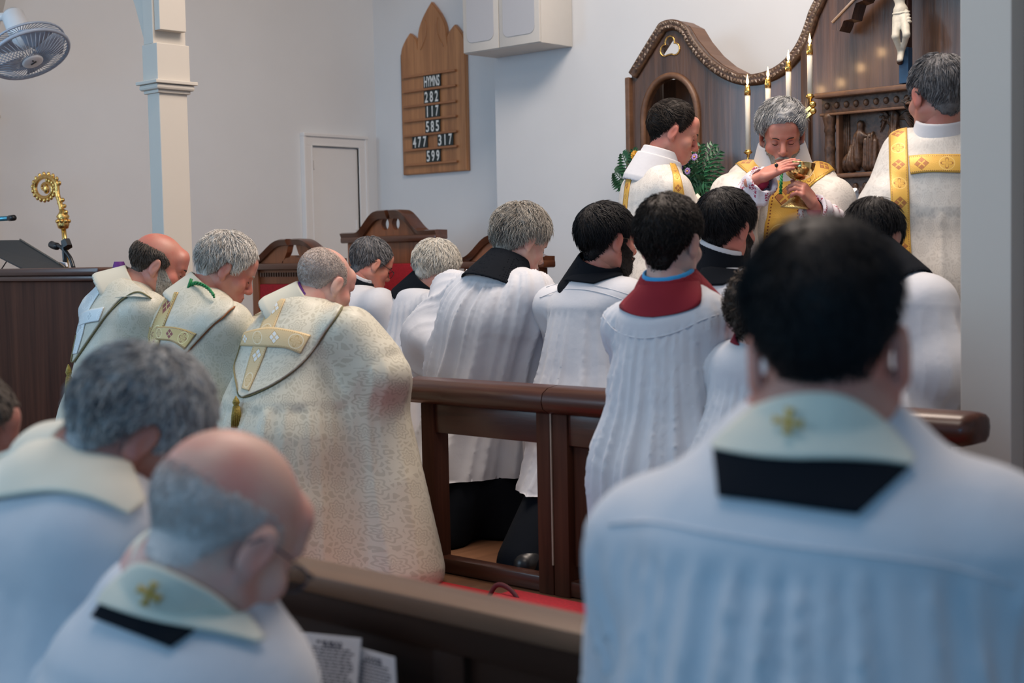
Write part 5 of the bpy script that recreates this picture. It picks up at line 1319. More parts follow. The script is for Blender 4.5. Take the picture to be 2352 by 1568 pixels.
# ------------------------------------------------------------------ patches laid over a garment
def surf_of(objs):
    out = []
    for o in objs:
        org = np.array(root_of(o)['org']); me = o.data; v = np.empty(len(me.vertices)*3, np.float32); me.vertices.foreach_get('co', v); v = v.reshape(-1, 3)+org
        f = [tuple(p.vertices) for p in me.polygons]; out.append((v, f))
    vv = np.concatenate([a for a, _ in out]); ff = []; n = 0
    for a, b in out: ff += [tuple(i+n for i in q) for q in b]; n += len(a)
    return BVHTree.FromPolygons([Vector(x) for x in vv.tolist()], ff)
def resamp(pts, n, closed=False):
    pts = np.asarray(pts, float); d = np.r_[0, np.cumsum(np.linalg.norm(np.diff(pts, axis=0), axis=1))]; t = np.linspace(0, d[-1], n)
    return np.stack([np.interp(t, d, pts[:, k]) for k in range(pts.shape[1])], -1)
def smooth_px(pts, n): return np.array(spline([np.array([x, y, 0.]) for x, y in pts], n))[:, :2]
def project(bvh, px, off, dmax=12):
    """pixel grid (n,m,2) onto the garment: each point lies 'off' proud of the cloth"""
    n, m, _ = px.shape; out = np.zeros((n, m, 3)); ok = np.zeros((n, m), bool); nr = np.zeros((n, m, 3))
    for i in range(n):
        for j in range(m):
            r = ray(*px[i, j]); r = Vector(r/np.linalg.norm(r)); loc, no, k, d = bvh.ray_cast(CAM, r, dmax)
            if loc is None: continue
            if no.dot(r) > 0: no = -no
            out[i, j] = loc; nr[i, j] = no; ok[i, j] = True
    if not ok.any():
        for i in range(n):
            for j in range(m):
                loc, no, _, _ = bvh.find_nearest(Vector(np.array(CAM)+ray(*px[i, j])*5.3)); out[i, j] = loc; nr[i, j] = no
        return out+nr*off, nr
    idx = np.argwhere(ok)
    for i, j in np.argwhere(~ok):
        k = idx[np.argmin(((idx-[i, j])**2).sum(1))]; dref = out[k[0], k[1]][1]; p = np.array(CAM)+ray(*px[i, j])*dref
        loc, no, _, _ = bvh.find_nearest(Vector(p)); out[i, j] = loc; nr[i, j] = no
    for _ in range(2):   # steady the laid cloth: average normals
        s = nr.copy(); s[1:] += nr[:-1]; s[:-1] += nr[1:]; s[:, 1:] += nr[:, :-1]; s[:, :-1] += nr[:, 1:]; nr = s/(np.linalg.norm(s, axis=2, keepdims=True)+1e-9)
    return out+nr*off, nr
def patch(name, bvh, Lp, Rp, nu, nv, mat, parent, off=.006, th=.004, curve=True, relax=1, bandw=None, vref=None):
    """strip of cloth between two edge lines given as seen, laid on the garment as real geometry"""
    A_ = smooth_px(Lp, nv) if curve and len(Lp) > 2 else resamp(Lp, nv); B_ = smooth_px(Rp, nv) if curve and len(Rp) > 2 else resamp(Rp, nv)
    t = np.linspace(0, 1, nu)[None, :, None]; px = A_[:, None]*(1-t)+B_[:, None]*t
    p, nr = project(bvh, px, off)
    for _ in range(relax):
        q = p.copy(); q[1:-1] = (p[:-2]+p[2:]+2*p[1:-1])/4; q[:, 1:-1] = (q[:, :-2]+q[:, 2:]+2*q[:, 1:-1])/4; p = np.where(((q-p)*nr).sum(2, keepdims=True) > 0, q, p*.5+q*.5)
    v = p.reshape(-1, 3); v2 = v-nr.reshape(-1, 3)*th; n = len(v)
    f = []
    for i in range(nv-1):
        for j in range(nu-1): k = i*nu+j; f += [(k, k+nu, k+nu+1, k+1), (k+n, k+1+n, k+nu+1+n, k+nu+n)]
    rim = [j for j in range(nu)]+[i*nu+nu-1 for i in range(1, nv)]+[(nv-1)*nu+j for j in range(nu-2, -1, -1)]+[i*nu for i in range(nv-2, 0, -1)]
    for a, b in zip(rim, rim[1:]+rim[:1]): f.append((a, b, b+n, a+n))
    mid = p[:, nu//2]; ln = np.r_[0, np.cumsum(np.linalg.norm(np.diff(mid, axis=0), axis=1))]; wd = bandw or np.median(np.linalg.norm(p[:, 0]-p[:, -1], axis=1))
    uu = np.tile(np.linspace(0, 1, nu), nv); vv = np.repeat(ln/wd, nu); at = np.stack([uu, vv, uu*0], -1)
    at = np.concatenate([at, at])
    cl = np.stack([at[:, 0]*wd, at[:, 1]*wd, at[:, 0]*0], -1)
    me_f = np.array(f, np.int32)
    # outward winding check against the first normal
    a, b, c = v[f[0][0]], v[f[0][1]], v[f[0][2]]
    if np.dot(np.cross(b-a, c-a), nr[0, 0]) < 0: me_f = me_f[:, ::-1]
    return put(name, np.concatenate([v, v2]), me_f, mat, parent, True, attr={'band': at, 'cloth': cl})
def cord(name, bvh, px, rad, mat, parent, off=.006, n=40, curve=True):
    q = smooth_px(px, n) if curve and len(px) > 2 else resamp(px, n); p, nr = project(bvh, q[None], off); p = p[0]
    for _ in range(3): p[1:-1] = (p[:-2]+p[2:]+2*p[1:-1])/4
    return G().tube(p, rad, 6).put(name, mat, parent, True)
def tassel(parent, top, ln=.10, w=.018):
    t = G().lathe(top, [(.002, .0), (.004, -.005), (w*.55, -ln*.12), (w*.75, -ln*.22), (w*.5, -ln*.30), (w*.62, -ln*.36), (w*.85, -ln*.6), (w, -ln), (.001, -ln)], 14).put('tassel', TASS, parent, True)
    g = G()
    for k in range(18):
        a = k*2*math.pi/18; g.tube([top+np.array([math.cos(a)*w*.55, math.sin(a)*w*.55, -ln*.34]), top+np.array([math.cos(a)*w*.9, math.sin(a)*w*.9, -ln*.65]), top+np.array([math.cos(a)*w*1.05, math.sin(a)*w*1.05, -ln*1.04])], .0022, 4)
    o = g.put('fringe', TASS, t, True); o['kind'] = 'stuff'; return t
def collar(parent, h, nb, mat, r0=.066, r1=.082, up=None, gap=.012, down=.05, name='collar', tilt=None, hh=.0042, thick=.007):
    """standing band round the neck, open at the top, following neck direction"""
    neckt = h.to_w((0, -.022, -.055)); ax = nrm(neckt-nb) if tilt is None else nrm(tilt); c = np.asarray(nb, float)
    up = float((neckt-c)@ax)-gap
    s = S(); s.cone(c-ax*down, c+ax*up, r1, r0, .01)
    sl_ = (r0-r1)/(up+down); inn = S(); inn.cone(c-ax*(down+.05), c+ax*(up+.05), r1-thick-sl_*.05, r0-thick+sl_*.05, .01)
    f = S(); f.fn(s); f.fn(lambda p: inn(p), .006, True); f.half(c+ax*up, ax, .004)
    if up+down < .03: return None
    return sdf_put(name, f, s.lo, s.hi, hh, mat, parent)
def ring_collar(*a, **k): return collar(*a, **k)
# ================================================================== the people
def yawv(y): return np.array([math.sin(math.radians(y)), math.cos(math.radians(y)), 0.0])
class Person: pass
def figure(label, head, pose, nb, shl, shr, fwd_yaw, skinm, robe=None, robe_name='surplice', kneel=True, floor=FZ, hip=None, hipdz=.50, lean=.06, w=1.0, sc=1.0, fat=1.0,
           nose=1.0, arms=None, hem=.30, folds=(.010, 30), s0=.14, yoke='round', sleeve=(.078, .098, .12), hemz=None, train=.42, grid=.0095, hgrid=.004, hands='plain', extra=None, shoulder=.066, shoe=True, group=None, trunk=(.125, .165), seed=1, chin=1.0, skirt=None, backbulge=0.0, drop=0, cassock=None, drape=None):
    p = Person(); H = P(*head); fwd = yawv(fwd_yaw); right = yawv(fwd_yaw+90); nb = P(*nb); shl = P(*shl); shr = P(*shr)
    if hip is None: hip = np.array([nb[0], nb[1], floor+hipdz])-fwd*lean
    else: hip = P(*hip)
    h = Head(H, *pose, sc=sc, fat=fat, nose=nose, chin=chin); h.set_neck(nb)
    base = np.array([hip[0], hip[1], floor]); p.t = thing('person', label, 'person', tuple(base), group)
    ar = {}
    for sd, sh in ((-1, shl), (1, shr)):
        if arms and arms.get(sd): el, wr = [P(*q) if len(q) == 3 else np.array(q[:3]) for q in arms[sd]]
        else:
            el = sh-Z*.25+fwd*.13+right*sd*.02; wr = el+fwd*.20-right*sd*.09+Z*.05
        ar[sd] = (el, wr)
    bs = S(); body_base(bs, h, nb, shl, shr, hip, floor, fwd, kneel, ar, w)
    hl = []
    if hands == 'plain':
        for sd in (-1, 1):
            s = S(); wr = ar[sd][1]; d = nrm(wr-ar[sd][0]); hand_prims(s, wr+d*.02, d, -right*sd*.8+Z*-.3, side=-sd, curl=(18, 22, 15)); hl.append(s)
    elif hands: hl = hands(p, ar)
    p.body = make_body(p.t, h, skinm, bs, nb, hgrid*(1 if head[2] > 3 else 1), hands=hl)
    p.h, p.nb, p.shl, p.shr, p.hip, p.fwd, p.right, p.ar = h, nb, shl, shr, hip, fwd, right, ar
    # robe
    r = S(); r.cone(shl, shr, shoulder, shoulder, .05)
    ctr = nb-Z*max(.10, trunk[0]*w+.012)-fwd*.015
    for sd in (-1, 1):
        o = right*sd
        r.cone(ctr+o*.05*w, hip+o*.055*w, trunk[0]*w, trunk[1]*w, .08)
    r.ell(nb-Z*.015, (.095, .095, .055), .06)
    if backbulge: r.ell((nb*.45+hip*.55)-fwd*backbulge, (.16*w, .14*w, .22), .08)
    if kneel:
        fl = np.array([hip[0], hip[1], floor+.02])
        hz = floor+.02 if hemz is None else hemz
        for sd in (-1, 1):
            o = right*sd; r.cone(hip+o*.05*w, fl+o*.09+fwd*.06, trunk[1]*w, hem*.68, .08)
        if train: r.cone(hip-fwd*.03-Z*.10, fl-fwd*train*.78+Z*.02, trunk[1]*.9*w, hem*.46, .12)
    else:
        fl = np.array([hip[0], hip[1], floor+.10])
        for sd in (-1, 1): o = right*sd; r.cone(hip+o*.06*w, fl+o*.10, trunk[1]*w, hem*.72, .10)
        hz = floor+.06 if hemz is None else hemz
    for sd, sh in ((-1, shl), (1, shr)):
        el, wr = ar[sd]; r.cone(sh, el, sleeve[0], sleeve[1], .05); r.cone(el, el*.25+wr*.75-Z*.03, sleeve[1], sleeve[2], .04)
    if drape:
        for sd, (dx, rr1, rr2) in drape.items():
            el, wr = ar[sd]; e = el*.6+wr*.4; ff = np.array([e[0], e[1], floor+.05])+right*sd*dx; r.cone(e-Z*.02, ff, rr1, rr2, .07); q = sh_ = (shl if sd < 0 else shr); m_ = (q+e)/2; f2 = (ff+fl)/2; r.cone(m_, f2, .072, rr2, .08)
    if extra: extra(r, p)
    ax = nrm(nb-hip)
    if folds[0] > 0:
        nzz = Noise(seed+77); pl = pleats(nb, ax, fwd, s0 if yoke == 'square' else 0.0, folds[0], folds[1], seed)
        if yoke == 'round':
            rtt = nrm(np.cross(ax, fwd))
            nzA = Noise(seed); nzB = Noise(seed+5); nzC = Noise(seed+6); amp, n = folds
            def pl(v):
                q = v-nb; dist = np.sqrt((q*q).sum(1)); s = dist-s0; hh = -(q@ax); x = q@rtt; y = q@fwd; ang = np.arctan2(x, -y+.05)
                wv = ang+.10*nzA(np.stack([ang*.9, hh*.35, ang*0], -1), .7)
                g = np.clip(s/.30, 0, 1); q1 = np.abs(np.sin(wv*n*.5)); r1 = 1-2*q1**.65; q2 = np.abs(np.sin(wv*n*.31+.9*nzC(np.stack([ang, hh*.3, hh*0], -1), .5))); r2 = 1-2*q2**.8
                big = nzB(np.stack([ang*1.1, hh*.30, hh*0], -1), .55); fin = 1-2*np.abs(np.sin(wv*n*1.1))**.7; am = .75+.5*nzC(np.stack([ang*3, hh*0, hh*0], -1), .8)
                return (r1*(.55-.1*g)*am+r2*.75*g+fin*.30*(1-g))*amp*np.clip(s/.02, 0, 1)*(.55+.45*g)+big*amp*1.3*g*np.clip(s/.05, 0, 1)+.002*np.clip(-s/.010, 0, 1)
    else: pl = None
    # sleeves wrinkle the same way; hem cut level with the floor or the stated height
    rr_ = S(); rr_.fn(r); rr_.lo, rr_.hi = r.lo.copy(), r.hi.copy(); rr_.lo[2] = max(rr_.lo[2], hz-.02)
    if hz <= floor+.06: rr_.half((0, 0, hz-.01), (0, 0, -1), .004)
    cl = lambda v: loft_attr(nb, ax, fwd)(v)
    p.r = r
    p.robe = sdf_put(robe_name, rr_, rr_.lo, rr_.hi, grid, robe or SURP, p.t, disp=pl, attr=cl, hemz=hz if hz > floor+.06 else None)
    if cassock:
        cs = S(); cs.fn(lambda q: r(q)+.028); cs.lo, cs.hi = r.lo.copy(), r.hi.copy(); cs.lo[2] = floor; cs.hi[2] = hz+.06
        cs.half((0, 0, floor+.006), (0, 0, -1), .004); cs.half((0, 0, hz+.008), (0, 0, 1), .004)
        sdf_put('cassock', cs, cs.lo, cs.hi, grid, cassock, p.t)
    if shoe and kneel:
        shoes(p.t, [np.array([hip[0], hip[1], floor+.055])+right*sd*.050-fwd*(.33+.02*sd) for sd in (-1, 1)], -fwd)
    if not kneel: shoes(p.t, [np.array([hip[0], hip[1], floor+.055])+right*sd*.10+fwd*.08 for sd in (-1, 1)], fwd)
    return p
def bv(*o): return surf_of(o)
def neck_band(p, pts_out, pts_in, mat, name, off=.004, b=None, nu=8, nv=24): return patch(name, b or bv(p.robe), pts_out, pts_in, nu, nv, mat, p.t, off=off, th=.004)

BRISTLE = dict(n_str=1500, L=.045, lift=.12, width=.0012)
def seam(p, b, pts, mat=SURP, off=.0015, rad=.0013): return cord('yoke_seam', b, pts, rad, mat, p.t, off=off)
# ---- bearded man with spectacles
m = figure('kneeling man with black hair, beard and spectacles, black collar and square-yoked surplice', (1396, 550, 5.1), (60, 6, 0), (1368, 640, 5.12), (1275, 706, 5.30), (1440, 695, 5.00), 43, SK_RED, yoke='square', s0=.125, folds=(.017, 26), seed=4, hemz=.42, cassock=BLK, sc=1.02)
hair(m.h, m.t, H_BLACK, 'full', thick=.013, top=.016, rough=.15, seed=4, n_str=3000, L=.045, lift=.02, width=.0012)
beard(m.h, m.t, H_DBRN, thick=.005, L=.010); eyes(m.h, m.t); glasses(m.h, m.t, flat('wire_gold', (.25, .2, .14), .3, .8))
collar(m.t, m.h, m.nb, BLK, r0=.080, r1=.128, gap=.018, down=.06, name='cassock_collar')
b = bv(m.robe)
patch('cassock_back', b, [(1340, 602), (1318, 622), (1298, 645)], [(1432, 632), (1396, 642), (1364, 653)], 14, 10, BLK, m.t, off=.008)
seam(m, b, [(1240, 684), (1300, 664), (1370, 670), (1440, 692), (1480, 712)]); seam(m, b, [(1255, 660), (1300, 648), (1364, 655), (1440, 675), (1490, 694)])
# ---- big grey-haired man
m = figure('large kneeling man with wavy grey hair and pleated surplice, behind the open rail section', (1197, 553, 5.55), (56, 26, 0), (1156, 630, 5.5), (1035, 672, 5.78), (1222, 680, 5.38), 43, SK_PINK, yoke='round', s0=.135, folds=(.022, 26), seed=5, w=1.28, hemz=.40, cassock=BLK, shoulder=.088, sleeve=(.085, .095, .10), arms={-1: [(975, 775, 5.70), (985, 830, 5.85)], 1: None}, hip=(1130, 840, 5.62), hem=.34, backbulge=.04, sc=1.03)
hair(m.h, m.t, H_GREY, 'wavy', thick=.020, top=.024, rough=.45, n_str=3000, L=.055, lift=.30, curl=.55, seed=5, width=.0011)
eyes(m.h, m.t, H_GREY); collar(m.t, m.h, m.nb, BLK, r0=.080, r1=.150, gap=.018, down=.06, name='cassock_collar')
# ---- altar boy
m = figure('kneeling boy with short brown hair, red collar and red cassock under white surplice', (1540, 556, 3.95), (34, 5, 0), (1540, 668, 3.95), (1437, 752, 4.06), (1622, 738, 3.86), 35, SK_PALE, yoke='round', s0=.165, folds=(.014, 40), seed=6, w=.92, hemz=.40, cassock=REDC, shoulder=.062, sleeve=(.062, .085, .105), hem=.25, train=.20, sc=.98, trunk=(.11, .15))
hair(m.h, m.t, H_DBRN, 'boy', thick=.014, top=.020, rough=.35, n_str=3200, L=.030, lift=.30, seed=6, width=.0012, fade=.6, curl=.5)
eyes(m.h, m.t); collar(m.t, m.h, m.nb, BLUEC, r0=.070, r1=.096, down=.04, name='blue_shirt_collar', gap=.025)
collar(m.t, m.h, m.nb, REDC, r0=.077, r1=.146, gap=.034, down=.05, name='cassock_collar')
b = bv(m.robe); patch('cassock_back', b, [(1490, 636), (1448, 678), (1424, 706), (1450, 722), (1478, 728)], [(1606, 640), (1612, 684), (1600, 706), (1550, 722), (1500, 729)], 16, 14, REDC, m.t, off=.006)
seam(m, b, [(1382, 722), (1412, 758), (1460, 776), (1510, 774), (1560, 760), (1610, 736), (1650, 722)])
# ---- dark-haired man with white clerical collar
m = figure('kneeling man with thick black hair, white collar line above black cassock collar, by the boy', (1672, 524, 4.9), (48, 8, 0), (1640, 622, 4.9), (1560, 700, 5.05), (1748, 696, 4.72), 43, SK_RED, yoke='round', s0=.15, folds=(.013, 42), seed=7)
hair(m.h, m.t, H_BLACK, 'full', thick=.015, top=.022, rough=.2, n_str=3000, L=.045, lift=.03, seed=7, width=.0012)
beard(m.h, m.t, H_DBRN, thick=.004, n_str=500, L=.008); eyes(m.h, m.t)
collar(m.t, m.h, m.nb, SURP, r0=.0725, r1=.098, down=.03, name='white_collar', gap=.004); collar(m.t, m.h, m.nb, BLK, r0=.080, r1=.128, gap=.018, down=.06, name='cassock_collar')
b = bv(m.robe); patch('cassock_back', b, [(1615, 612), (1600, 640), (1580, 658)], [(1694, 622), (1698, 634), (1660, 656)], 14, 8, BLK, m.t, off=.007)
# ---- small curly-haired server, mostly hidden
m = figure('small kneeling server with brown curls, half hidden behind the large dark head', (1758, 722, 3.72), (40, 4, 0), (1742, 812, 3.74), (1668, 850, 3.84), (1810, 850, 3.64), 38, SK_PALE, yoke='round', s0=.13, folds=(.014, 36), seed=8, w=.85, hemz=.40, cassock=REDC, shoulder=.055, sleeve=(.068, .088, .10), hem=.24, train=.2, sc=.93, trunk=(.10, .14))
hair(m.h, m.t, H_CURL, 'woman', thick=.022, top=.02, rough=.6, n_str=1600, L=.05, lift=.4, curl=1.4, seed=8, width=.0016)
collar(m.t, m.h, m.nb, REDC, r0=.068, r1=.10, down=.05, name='cassock_collar')
# ---- man by the pier
m = figure('kneeling man with thinning black hair bowed beside the right pier, white surplice', (2008, 548, 4.55), (38, 34, 0), (2050, 640, 4.42), (2000, 705, 4.62), (2130, 700, 4.30), 43, SK_TAN, yoke='square', s0=.10, folds=(.012, 30), seed=9, sleeve=(.085, .10, .12), arms={1: [(2165, 850, 4.25), (2140, 930, 4.42)], -1: None})
hair(m.h, m.t, H_BLACK, 'full', thick=.012, top=.012, rough=.2, n_str=1500, L=.045, lift=.08, seed=9, width=.0012, spot=(170, 66, .25))
collar(m.t, m.h, m.nb, BLK, r0=.080, r1=.104, gap=.018, down=.06, name='cassock_collar')
# ---- man in front of the left chair
m = figure('kneeling man with grey-flecked dark hair and spectacles, between the two carved chairs', (853, 606, 7.0), (58, 26, 0), (818, 662, 7.0), (672, 700, 7.3), (872, 704, 6.80), 52, SK_RED, yoke='square', s0=.10, folds=(.012, 24), seed=10, w=1.1, hip=(740, 800, 7.02), sleeve=(.085, .105, .12), grid=.013, hgrid=.005)
hair(m.h, m.t, H_SALT, 'full', thick=.011, top=.013, rough=.2, n_str=1500, L=.03, lift=.25, seed=10, width=.0015); eyes(m.h, m.t); glasses(m.h, m.t, BLACK, drop=.004)
collar(m.t, m.h, m.nb, SURP, r0=.0725, r1=.098, down=.03, name='white_collar', gap=.004, thick=.006); collar(m.t, m.h, m.nb, BLK, r0=.080, r1=.135, gap=.018, down=.06, name='cassock_collar')
# ---- white-haired person
m = figure('kneeling person with short fluffy white hair and gathered white surplice before the throne', (1004, 616, 6.8), (58, 24, 0), (958, 672, 6.8), (888, 716, 7.0), (1000, 708, 6.62), 46, SK_PINK, yoke='round', s0=.13, folds=(.010, 44), seed=11, w=.95, grid=.013, hgrid=.005)
hair(m.h, m.t, H_WHITE, 'woman', thick=.022, top=.020, rough=.4, n_str=2200, L=.05, lift=.25, curl=.5, seed=11, width=.0015); eyes(m.h, m.t, H_GREY)
collar(m.t, m.h, m.nb, BLK, r0=.080, r1=.104, gap=.018, down=.06, name='cassock_collar')
# ================= bishops in copes
# ---- bald one at the rail
m = figure('bald bishop kneeling in cream floral cope with pale gold cross band, beside the rail', (747, 652, 4.95), (44, 26, 0), (692, 705, 4.92), (630, 768, 5.18), (806, 764, 4.76), 45, SK_PINK, robe=COPE, robe_name='cope', yoke='round', s0=.42, folds=(.020, 13), seed=12, w=1.25, hem=.44, train=.30, shoulder=.070, sleeve=(.080, .085, .08), arms={1: [(882, 862, 4.73), (876, 872, 4.86)], -1: None}, hgrid=.0035, sc=1.02, fat=1.03, shoe=False, drape={1: (.06, .066, .15)})
hair(m.h, m.t, H_STUB, 'full', thick=.0035, rough=.1, n_str=5000, L=.007, lift=.35, seed=12, width=.0007, bald={0: 0, 55: 0, 66: 10, 76: 34, 90: 44, 120: 54, 180: 62})
eyes(m.h, m.t, H_STUB); collar(m.t, m.h, m.nb, PURP, r0=.074, r1=.088, down=.04, name='purple_collar', gap=.008); collar(m.t, m.h, m.nb, COPE, r0=.080, r1=.108, down=.08, name='cope_collar', thick=.012, gap=.016)
b = bv(m.robe)
hd = patch('cope_hood', b, [(655, 676), (588, 716), (550, 770), (538, 830), (545, 885), (557, 911)], [(742, 684), (786, 703), (748, 766), (694, 836), (630, 884), (560, 914)], 30, 40, COPE, m.t, off=.012, th=.008)
b2 = bv(m.robe, hd)
patch('upright_band', b2, [(628, 686), (596, 758), (572, 830), (556, 893)], [(656, 688), (628, 758), (602, 830), (572, 898)], 10, 40, PALEB, hd, off=.004, th=.003)
patch('cross_band', b2, [(545, 768), (612, 753), (665, 758), (714, 770)], [(549, 794), (612, 797), (655, 800), (690, 813)], 10, 30, PALEB, hd, off=.005, th=.003)
cord('hood_edging', b2, [(786, 703), (748, 766), (694, 836), (630, 884), (558, 914), (545, 885), (538, 830), (550, 770)], .0026, PIPE, hd, off=.004, n=60)
pt, _ = project(b2, np.array([[[557., 918.]]]), .03); tassel(m.t, pt[0, 0], .10, .017)
# ---- white-haired one with green cord
m = figure('white-haired bishop kneeling in cope with red-and-gold band and green twisted cord', (520, 618, 5.2), (72, 30, 0), (462, 676, 5.18), (372, 730, 5.42), (524, 750, 5.02), 45, SK_RED, robe=COPE2, robe_name='cope', yoke='round', s0=.42, folds=(.012, 15), seed=13, w=1.1, hem=.42, train=.30, shoulder=.074, sleeve=(.08, .085, .085), shoe=False, drape={1: (.0, .08, .14), -1: (.0, .08, .14)})
hair(m.h, m.t, H_SILV, 'full', thick=.011, top=.018, rough=.35, n_str=3000, L=.045, lift=.34, seed=13, width=.0011, curl=.3)
eyes(m.h, m.t, H_SILV); collar(m.t, m.h, m.nb, COPE2, r0=.080, r1=.108, gap=.028, down=.07, name='cope_collar', thick=.009)
b = bv(m.robe)
hd = patch('cope_hood', b, [(420, 656), (362, 700), (324, 748), (312, 800), (322, 850), (335, 880)], [(500, 670), (537, 704), (492, 745), (450, 788), (400, 842), (338, 882)], 26, 36, COPE2, m.t, off=.011, th=.008)
b2 = bv(m.robe, hd)
patch('upright_band', b2, [(388, 672), (352, 745), (340, 800), (332, 860)], [(410, 672), (378, 748), (364, 800), (352, 855)], 10, 36, REDB, hd, off=.004, th=.003)
patch('cross_band', b2, [(319, 753), (385, 750), (420, 755), (452, 766)], [(314, 778), (383, 782), (405, 789), (424, 803)], 10, 26, REDB, hd, off=.005, th=.003)
cord('hood_edging', b2, [(537, 704), (492, 745), (450, 788), (400, 842), (338, 882)], .003, flat('rust_cord', (.30, .10, .03), .7), hd, off=.004, n=50)
gc = m.h.to_w((0, -.022, -.055)); b3 = bv(m.robe, *[o for o in m.t.children if o.name.startswith('cope_collar')])
pts = [P(436, 656, 5.10), P(448, 650, 5.08), P(465, 654, 5.06), P(480, 664, 5.03), P(492, 680, 4.98)]
g = G(); q_ = spline(pts, 40)
for k in (0, 1):
    g.tube([p_+np.array([0, math.sin(i*.9+k*math.pi), math.cos(i*.9+k*math.pi)])*.004 for i, p_ in enumerate(q_)], .0042, 6)
g.tube([P(440, 640, 5.09), P(434, 656, 5.09), P(432, 668, 5.09)], .006, 6); g.put('green_cord', GREENC, m.t, True)
# ---- bearded one on the left
m = figure('balding grey-bearded bishop kneeling in cope with silver band, farthest left of the row', (366, 610, 5.42), (78, 24, 0), (292, 662, 5.40), (238, 716, 5.56), (338, 718, 5.24), 50, SK_RED, robe=COPE2, robe_name='cope', yoke='round', s0=.42, folds=(.011, 15), seed=14, w=1.05, hem=.40, train=.30, shoulder=.062, sleeve=(.07, .08, .08), shoe=False, hgrid=.0035, drape={1: (.0, .07, .12), -1: (.0, .07, .12)})
hair(m.h, m.t, H_BRN, 'full', thick=.009, rough=.3, n_str=2200, L=.022, lift=.25, seed=14, width=.0010, bald={0: 0, 50: 0, 62: 4, 72: 22, 90: 30, 130: 28, 180: 24})
beard(m.h, m.t, H_GREY, thick=.006, L=.014); eyes(m.h, m.t, H_BRN)
collar(m.t, m.h, m.nb, COPE2, r0=.080, r1=.108, gap=.050, down=.07, name='cope_collar', thick=.009)
b = bv(m.robe)
hd = patch('cope_hood', b, [(240, 634), (195, 668), (166, 715), (151, 765), (152, 800), (166, 830)], [(300, 648), (346, 686), (292, 682), (250, 720), (214, 770), (172, 832)], 24, 36, COPE2, m.t, off=.011, th=.008)
b2 = bv(m.robe, hd)
patch('upright_band', b2, [(238, 634), (186, 700), (168, 768), (162, 815)], [(256, 638), (208, 708), (190, 772), (178, 812)], 10, 36, SILVB, hd, off=.004, th=.003)
patch('cross_band', b2, [(160, 736), (200, 714), (240, 706)], [(154, 762), (196, 744), (228, 738)], 10, 22, SILVB, hd, off=.005, th=.003)
cord('hood_edging', b2, [(346, 686), (320, 672), (292, 682), (250, 720), (214, 770), (168, 834), (152, 800), (151, 765)], .003, PIPE, hd, off=.004, n=50)
pt, _ = project(b2, np.array([[[167., 838.]]]), .03); tassel(m.t, pt[0, 0], .14, .016)
g = G(); c_ = P(266, 628, 5.42); g.prism([c_+U*-.045+Z*-.02, c_+U*-.01+Z*.045, c_+U*.012+Z*.045, c_+U*.05+Z*-.015], V*.03); g.put('purple_collar_flap', PURP, m.t, True)
# ================= the sanctuary party
def std(*a, **k): return figure(*a, kneel=False, robe=CHAS, hipdz=.92, **k)
m = std('standing deacon in profile with short dark hair, white hooded collar and gold-striped dalmatic', (1546, 304, 6.0), (87, 20, 0), (1508, 385, 6.0), (1470, 440, 6.15), (1545, 442, 5.84), 60, SK_RED, robe_name='dalmatic', yoke='round', s0=.22, folds=(.010, 14), seed=15, hem=.32, hgrid=.003, sleeve=(.075, .10, .12), shoulder=.055, w=.95, lean=.05)
hair(m.h, m.t, H_DBRN, 'short', thick=.010, top=.020, rough=.3, n_str=3000, L=.030, lift=.08, seed=15, width=.0010, sweep=(0, .8, .1), fade=.8); eyes(m.h, m.t)
collar(m.t, m.h, m.nb, SURP2, r0=.078, r1=.110, down=.05, name='amice', thick=.010, gap=.028); collar(m.t, m.h, m.nb, SURP2, r0=.096, r1=.125, gap=.060, down=.06, name='amice_fold', thick=.012)
b = bv(m.robe)
patch('narrow_gold_stripe', b, [(1500, 345), (1462, 366), (1440, 412), (1431, 485)], [(1512, 352), (1475, 374), (1450, 416), (1440, 485)], 6, 40, GOLDB, m.t, off=.005)
patch('wide_gold_stripe', b, [(1536, 370), (1546, 412), (1543, 480)], [(1544, 366), (1564, 412), (1576, 480)], 10, 30, GOLDB, m.t, off=.005)
# ---- deacon on the right, back to us
m = std('standing man seen from behind at the right pier, gold cross bands on white dalmatic', (2152, 218, 4.8), (-14, 8, 0), (2164, 326, 4.8), (2084, 356, 4.86), (2262, 352, 4.74), 15, SK_RED, robe_name='dalmatic', yoke='round', s0=.30, folds=(.010, 16), seed=16, hem=.34, hgrid=.0035, sleeve=(.08, .105, .12), w=1.1, arms={-1: [(2042, 490, 4.78), (2050, 520, 5.02)], 1: None}, sc=1.04)
hair(m.h, m.t, H_SALT, 'full', thick=.012, top=.014, rough=.3, n_str=2600, L=.03, lift=.3, seed=16, width=.0011, spot=(170, 70, .16))
glasses(m.h, m.t, BLACK, thick=.002); eyes(m.h, m.t)
collar(m.t, m.h, m.nb, SURP2, r0=.084, r1=.128, down=.06, name='amice', thick=.012, gap=.03)
b = bv(m.robe)
patch('upright_gold_band', b, [(2043, 300), (2044, 400), (2048, 500), (2058, 680)], [(2083, 290), (2087, 400), (2090, 500), (2098, 680)], 12, 70, GOLDB, m.t, off=.005)
patch('crosswise_gold_band', b, [(2088, 360), (2140, 356), (2230, 356)], [(2092, 401), (2140, 396), (2230, 398)], 12, 30, GOLDB, m.t, off=.006)
